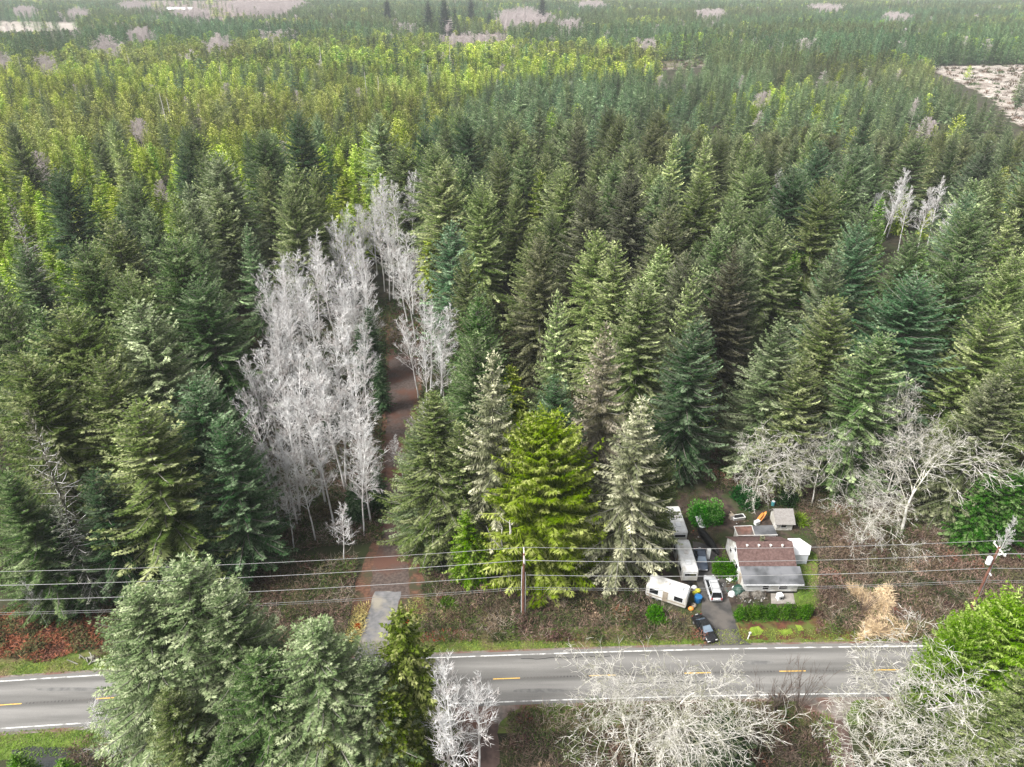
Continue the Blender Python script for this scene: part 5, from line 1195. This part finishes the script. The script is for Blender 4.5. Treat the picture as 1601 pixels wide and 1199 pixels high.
def car(x, y, rz, L, W, H2, paint, label, kind='sedan', ws='bglass', group=None):
    """local +X is the front"""
    root = empty('minivan' if kind == 'van' else 'sedan_car', (x, y, 0), rz); tag(root, label, 'minivan' if kind == 'van' else 'car', 'vehicles parked on the driveway')
    hw = W / 2
    def ring(xx, w0, z0, z1, r=.16):
        return [(xx, -w0 + .05, z0), (xx, w0 - .05, z0), (xx, w0, z0 + .15), (xx, w0, (z0 + z1) / 2), (xx, w0 - .03, z1 - r * .6), (xx, w0 - r, z1), (xx, 0, z1 + .03), (xx, -w0 + r, z1), (xx, -w0 + .03, z1 - r * .6), (xx, -w0, (z0 + z1) / 2), (xx, -w0, z0 + .15)]
    van = kind == 'van'; zb = .95 if van else .82
    st = [(-L / 2, hw * .82, .38, zb - .22), (-L / 2 + .1, hw * .93, .28, zb - .05), (-L / 2 + .5, hw, .25, zb), (0, hw, .22, zb), (L / 2 - 1.1, hw, .22, zb - .02), (L / 2 - .5, hw * .98, .24, zb - .12), (L / 2 - .12, hw * .88, .28, zb - .25), (L / 2, hw * .72, .36, zb - .36)]
    q = MB(); q.loft([ring(*s) for s in st]); body = q.build('body', M[paint], root, True)
    # greenhouse: glass block with painted roof
    if van: x0, x1, xr0, xr1 = -L / 2 + .12, L / 2 - 1.05, -L / 2 + .42, L / 2 - 2.0
    else: x0, x1, xr0, xr1 = -L / 2 + .75, L / 2 - 1.25, -L / 2 + 1.45, L / 2 - 2.05
    q = MB(); a, b = hw - .12, hw - .30
    q.add([(x0, -a, zb - .03), (x1, -a, zb - .03), (x1, a, zb - .03), (x0, a, zb - .03), (xr0, -b, H2 - .06), (xr1, -b, H2 - .06), (xr1, b, H2 - .06), (xr0, b, H2 - .06)], [[0, 1, 5, 4], [2, 3, 7, 6]], 0)
    q.add([(x1, -a, zb - .03), (x1, a, zb - .03), (xr1, b, H2 - .06), (xr1, -b, H2 - .06)], [[0, 1, 2, 3]], 1)
    q.add([(x0, a, zb - .03), (x0, -a, zb - .03), (xr0, -b, H2 - .06), (xr0, b, H2 - .06)], [[0, 1, 2, 3]], 1 if not van else 0)
    q.build('windows', [M['glass'], M[ws]], root)
    q = MB(); rr = [(xr0 - .04, -b + .02), (xr0 + .2, -b - .05), (xr1 - .2, -b - .05), (xr1 + .04, -b + .02), (xr1 + .04, b - .02), (xr1 - .2, b + .05), (xr0 + .2, b + .05), (xr0 - .04, b - .02)]
    q.add([(p[0], p[1], H2 - .07) for p in rr] + [(p[0] * .97 + (xr0 + xr1) / 2 * .03, p[1] * .9, H2 + .01) for p in rr], [[i, (i + 1) % 8, (i + 1) % 8 + 8, i + 8] for i in range(8)] + [list(range(8, 16))]); q.build('roof', M[paint], root)
    q = MB()
    for (p, t) in (((x1, a), (xr1, b)), ((x0, a), (xr0, b)), (((x0 + x1) / 2, a + .01), ((xr0 + xr1) / 2, b + .03))):
        for sg in (-1, 1): q.tube([(p[0], sg * p[1], zb - .04), (t[0], sg * t[1], H2 - .04)], .045, 5)
    q.build('pillars', M[paint], root)
    if van:
        q = MB()
        for sg in (-1, 1): q.tube([(xr0 + .3, sg * (b - .08), H2 + .05), (xr1 - .2, sg * (b - .08), H2 + .05)], .03, 5)
        for xx in (xr0 + .7, xr1 - .6): q.tube([(xx, -(b - .08), H2 + .06), (xx, b - .08, H2 + .06)], .025, 5)
        q.build('roof_rack', M['rim'], root)
    for xx in (-L / 2 + .85, L / 2 - .85):
        for sg in (-1, 1):
            q = MB(); q.tube([(xx, sg * (hw - .20), .32), (xx, sg * (hw + .015), .32)], .32, 16); t = q.build('wheel', M['rubber'], root); q = MB(); q.tube([(xx, sg * (hw + .0), .32), (xx, sg * (hw + .03), .32)], .19, 10); q.build('rim', M['rim'], t)
    for sg in (-1, 1):
        q = MB(); q.box((L / 2 - .10, sg * hw * .62, zb - .34), (.14, .34, .14), bev=.04); q.build('headlight', M['lens'], root)
        q = MB(); q.box((-L / 2 + .05, sg * hw * .74, zb - .18), (.12, .22, .3 if van else .14), bev=.03); q.build('tail_light', M['redlamp'], root)
        q = MB(); q.box((x1 - .25, sg * (hw + .08), zb + .08), (.12, .18, .14), bev=.03); q.build('mirror', M[paint], root)
    q = MB(); q.box((L / 2 - .03, 0, .45), (.12, W * .7, .14), bev=.03); q.box((-L / 2 + .03, 0, .48), (.12, W * .8, .16), bev=.03); q.build('bumper', M['rim'] if paint != 'blackp' else M['blackp'], root)
    q = MB(); q.box((-L / 2 - .02, 0, .72), (.04, .34, .16)); q.build('number_plate', M['clean'], root)
    return root
def car_at(px0, py0, px1, py1, L, *a, **k):
    """rear ground point -> front ground point give place and heading"""
    p = np.array(G(px0, py0)); q = np.array(G(px1, py1)); d = q - p; c = (p + q) / 2; return car(c[0], c[1], math.atan2(d[1], d[0]), L, *a, **k)
car_at(1119, 941, 1108, 906, 4.8, 1.85, 1.75, 'silverp', 'silver minivan with roof rack parked on the driveway, rear towards the road', kind='van', ws='bglass')
car_at(1093, 862, 1098, 895, 4.5, 1.75, 1.42, 'bluep', 'slate blue car parked nose out beside the trailer, behind the minivan')
car_at(1089, 968, 1113, 1005, 4.5, 1.75, 1.40, 'blackp', 'black car nearest the road, its nose under the bare branches')

# ------------------------------------------------------------------ things lying in the yard
def thing(name, px, py, label, cat, z=0, rz=0, group=None):
    x, y = G(px, py); o = empty(name, (x, y, z), rz); tag(o, label, cat, group); return o
def cylpart(root, name, h, r, m, z=0, k=14): q = MB(); q.tube([(0, 0, z), (0, 0, z + h * .5), (0, 0, z + h)], [r * .9, r, r], k); return q.build(name, M[m], root)
t = thing('plastic_bin', 1090.5, 940, 'round blue plastic bin standing beside the trailer tow end', 'bin'); cylpart(t, 'bin_body', .9, .52, 'bluebin'); cylpart(t, 'lid', .08, .56, 'bluebin', .9)
for i, (px_, py_, m_, lb) in enumerate([(1091, 925, 'yellow', 'larger yellow bag lying between trailer and minivan'), (1086, 929, 'yellow', 'smaller yellow bag lying left of the larger one'), (1084, 948, 'tan', 'tan sack beside the trailer rear corner'), (1080, 953, 'orange', 'small orange tub on the grass behind the aslant trailer'), (1085, 920, 'clean', 'white bag in front of the dirty trailer end')]):
    x, y = G(px_, py_); V, F, _ = leaf_ball(200 + i, .45, .45, 0 or 60, .3, .3); q = MB(); rr = random.Random(i)
    q.loft([[(math.cos(a) * s * .42 * rr.uniform(.85, 1.1), math.sin(a) * s * .36 * rr.uniform(.85, 1.1), zz) for a in np.linspace(0, 5.6, 9)] for zz, s in ((0, .8), (.18, 1.05), (.36, .85), (.46, .4))])
    o = q.build('sack' if m_ != 'orange' else 'tub', M[m_], None, True); o.location = (x, y, .04); tag(o, lb, 'bag' if m_ != 'orange' else 'tub')
t = thing('chest_panel', 1106, 873, 'tall narrow white cupboard standing behind the minivan', 'cupboard'); q = MB(); q.box((0, 0, .95), (.55, .4, 1.9), bev=.03); q.build('body', M['white'], t); q = MB(); q.box((0, -.21, .95), (.5, .03, 1.8)); q.build('door', M['clean'], t)
t = thing('oil_drum', 1208, 790, 'teal drum standing behind the small shed', 'drum'); cylpart(t, 'drum_body', .85, .3, 'teal'); cylpart(t, 'drum_lid', .03, .27, 'clean', .85)
for i, (a0, b0, a1, b1, lb) in enumerate([(1182, 816, 1193, 802, 'left one of two long orange boards leaning beside the small shed'), (1187, 816, 1198, 800, 'right one of two long orange boards leaning beside the small shed')]):
    p = G(a0, b0); s = G(a1, b1, 1.6); q = MB(); v = np.array([s[0] - p[0], s[1] - p[1], 1.6]); n_ = np.array([v[1], -v[0], 0]); n_ /= np.linalg.norm(n_)
    P0 = np.array([p[0], p[1], .05]); rings = []
    for t_, w_ in ((0, .08), (.12, .2), (.5, .26), (.88, .2), (1, .06)):
        c = P0 + v * t_; rings.append([tuple(c - n_ * w_), tuple(c - n_ * w_ * .6 + np.array([0, 0, -.08])), tuple(c + n_ * w_ * .6 + np.array([0, 0, -.08])), tuple(c + n_ * w_), tuple(c + np.array([0, 0, .1]))])
    q.loft(rings); o = q.build('long_board', M['orange']); tag(o, lb, 'board', 'orange boards beside the shed')
t = thing('bathtub', 1154, 811, 'old white tub lying in the yard left of the lean to', 'bathtub', rz=.2); q = MB()
q.loft([[(-.95, -.42, .0), (.95, -.42, 0), (.95, .42, 0), (-.95, .42, 0)], [(-1.05, -.5, .55), (1.05, -.5, .55), (1.05, .5, .55), (-1.05, .5, .55)]]); q.build('shell', M['white'], t)
q = MB(); q.box((0, 0, .56), (1.7, .7, .04), bev=.15); q.build('inside', M['dark'], t)
t = thing('cabinet', 1143, 811, 'tan wooden cabinet beside the old white tub', 'cabinet', rz=.3); q = MB(); q.box((0, 0, .45), (.7, .6, .9), bev=.03); q.build('body', M['tan'], t); q = MB(); q.box((0, -.31, .45), (.6, .03, .8)); q.build('door', M['snag'], t)
t = thing('freezer', 1183, 819, 'small white chest at the foot of the orange boards', 'chest', rz=.5); q = MB(); q.box((0, 0, .3), (.95, .55, .55), bev=.04); q.build('body', M['clean'], t); q = MB(); q.box((0, 0, .60), (1.0, .6, .07), bev=.04); q.build('lid', M['white'], t)
x, y = G(1095, 832); q = MB(); rr = random.Random(9)
q.loft([[(math.cos(a) * s * .95 * rr.uniform(.9, 1.1), sy + 0 * a, .05 + max(0, math.sin(a)) * s * 1.25) for a in np.linspace(0, math.pi, 9)] for sy, s in ((-3.4, .15), (-2.6, .5), (-1, .7), (1, .72), (2.4, .5), (3.2, .15))]); o = q.build('covered_heap', M['blacktarp'], None, True); o.location = (*G(1106, 845), 0); o.rotation_euler = (0, 0, .28); tag(o, 'long heap under a black tarp behind the blue car', 'tarp heap')
t = thing('stove', 1094, 822, 'white appliance with folded sheet in front of the vivid green shrub', 'appliance', rz=.3); q = MB(); q.box((0, 0, .5), (.8, .8, 1.0), bev=.05); q.build('body', M['white'], t); q = MB(); q.add([(-.5, -.9, .35), (.5, -.9, .35), (.5, .9, 1.3), (-.5, .9, 1.3), (-.5, -.9, .30), (.5, -.9, .3), (.5, .9, 1.24), (-.5, .9, 1.24)], [[0, 1, 2, 3], [7, 6, 5, 4], [0, 4, 5, 1], [1, 5, 6, 2], [2, 6, 7, 3], [3, 7, 4, 0]]); q.build('sheet', M['clean'], t)
def lumpy(name, px, py, sx, sy, sz, m, label, cat, seed, z=0):
    rr = random.Random(seed); q = MB(); x, y = G(px, py)
    q.loft([[(math.cos(a) * sx * s * rr.uniform(.8, 1.15), math.sin(a) * sy * s * rr.uniform(.8, 1.15), sz * zz) for a in np.linspace(0, 5.75, 12)] for zz, s in ((0, 1), (.35, 1.02), (.7, .75), (1, .3))]); o = q.build(name, M[m]); o.location = (x, y, z); tag(o, label, cat); return o
lumpy('tarp_pile', 1154, 925, .9, 1.0, 1.1, 'greentarp', 'dark green tarp pile at the front left corner of the house', 'tarp pile', 1)
lumpy('plastic_sack', 1149, 921, .45, .4, .6, 'clean', 'white sack on the left side of the green tarp pile', 'sack', 2)
lumpy('plastic_sack', 1144, 930, .5, .45, .7, 'clean', 'white sack left of the house corner, nearest the driveway', 'sack', 3)
lumpy('brush_pile', 1166, 932, 1.0, .6, .8, 'bark', 'left one of two brown brush heaps under the front wall', 'brush heap', 4)
lumpy('brush_pile', 1184, 932, 1.2, .6, .9, 'bark', 'right one of two brown brush heaps under the front wall', 'brush heap', 5)
t = thing('board', 1143, 905, 'pale board lying on the grass left of the house', 'board', .05, .6); q = MB(); q.box((0, 0, .1), (1.4, .7, .08)); q.build('panel', M['clean'], t); q = MB(); q.box((.1, 0, .16), (.5, .4, .04)); q.build('patch', M['tan'], t)
t = thing('washing_machine', 1218, 936, 'white appliance leaning on the concrete slab before the house', 'appliance', 0, .2); q = MB(); q.box((0, 0, .45), (.8, .7, .9), bev=.05); q.build('body', M['clean'], t); q = MB(); q.box((.1, -.36, .4), (.4, .03, .4), bev=.05); q.build('door', M['dark'], t)
t = thing('mailbox', 1169, 999, 'small white leaning post at the driveway corner', 'post', 0, 0); q = MB(); q.tube([(0, 0, 0), (.12, 0, 1.1)], .07, 6); q.build('post', M['clean'], t); q = MB(); q.box((.12, 0, 1.18), (.3, .2, .2), bev=.04); q.build('box', M['white'], t)
t = thing('road_debris', 138, 1035, 'pile of pale driftwood and rubbish at the foot of the red bracken', 'debris pile'); q = MB(); rr = random.Random(3)
for _ in range(16): a = rr.uniform(0, 3.1); l = rr.uniform(.5, 1.5); x0 = rr.uniform(-1.4, 1.4); y0 = rr.uniform(-.5, .5); q.tube([(x0, y0, rr.uniform(0, .3)), (x0 + math.cos(a) * l, y0 + math.sin(a) * l * .6, rr.uniform(.1, .7))], rr.uniform(.05, .11), 5)
q.build('sticks', M['limb'], t)
for i, (px_, py_, lb) in enumerate([(560, 980, 'small orange red bush on the left side of the track mouth'), (636, 975, 'small orange red bush on the right side of the track mouth')]):
    shrub('red_shrub', px_, py_, .5, .7, (.55, .07, .02), lb, 50 + i, 180, .25, .2)

# far off barn by the pinkish field
x, y = G(283, 19); root = empty('barn', (x, y, 0)); tag(root, 'long pale roofed barn far off by the pinkish field at upper left', 'barn')
L2, W2, e2, r2 = 58, 20, 6, 10
q = MB(); q.add([(-L2 / 2, -W2 / 2, 0), (L2 / 2, -W2 / 2, 0), (L2 / 2, W2 / 2, 0), (-L2 / 2, W2 / 2, 0), (-L2 / 2, -W2 / 2, e2), (L2 / 2, -W2 / 2, e2), (L2 / 2, W2 / 2, e2), (-L2 / 2, W2 / 2, e2), (-L2 / 2, 0, r2), (L2 / 2, 0, r2)], [[0, 1, 5, 4], [1, 2, 6, 9, 5], [2, 3, 7, 6], [3, 0, 4, 8, 7]]); q.build('wall', M['tan'], root)
q = MB(); q.add([(-L2 / 2 - 1, -W2 / 2 - 1, e2 - .2), (L2 / 2 + 1, -W2 / 2 - 1, e2 - .2), (L2 / 2 + 1, 0, r2 + .3), (-L2 / 2 - 1, 0, r2 + .3), (L2 / 2 + 1, W2 / 2 + 1, e2 - .2), (-L2 / 2 - 1, W2 / 2 + 1, e2 - .2)], [[0, 1, 2, 3], [3, 2, 4, 5]]); q.build('roof', M['clean'], root)

# ------------------------------------------------------------------ air
hz = MB(); hz.box((0, 3300, 44), (11400, 7400, 90)); ho = hz.build('haze', None)
hm = bpy.data.materials.new('air'); hm.use_nodes = True
for n in list(hm.node_tree.nodes): hm.node_tree.nodes.remove(n)
pv = hm.node_tree.nodes.new('ShaderNodeVolumePrincipled'); pv.inputs['Color'].default_value = (.86, .9, .94, 1); pv.inputs['Density'].default_value = .00010; pv.inputs['Anisotropy'].default_value = .0
mo = hm.node_tree.nodes.new('ShaderNodeOutputMaterial'); hm.node_tree.links.new(pv.outputs[0], mo.inputs['Volume'])
ho.data.materials.clear(); ho.data.materials.append(hm); tag(ho, 'pale haze veiling the far forest', 'haze', kind='stuff')
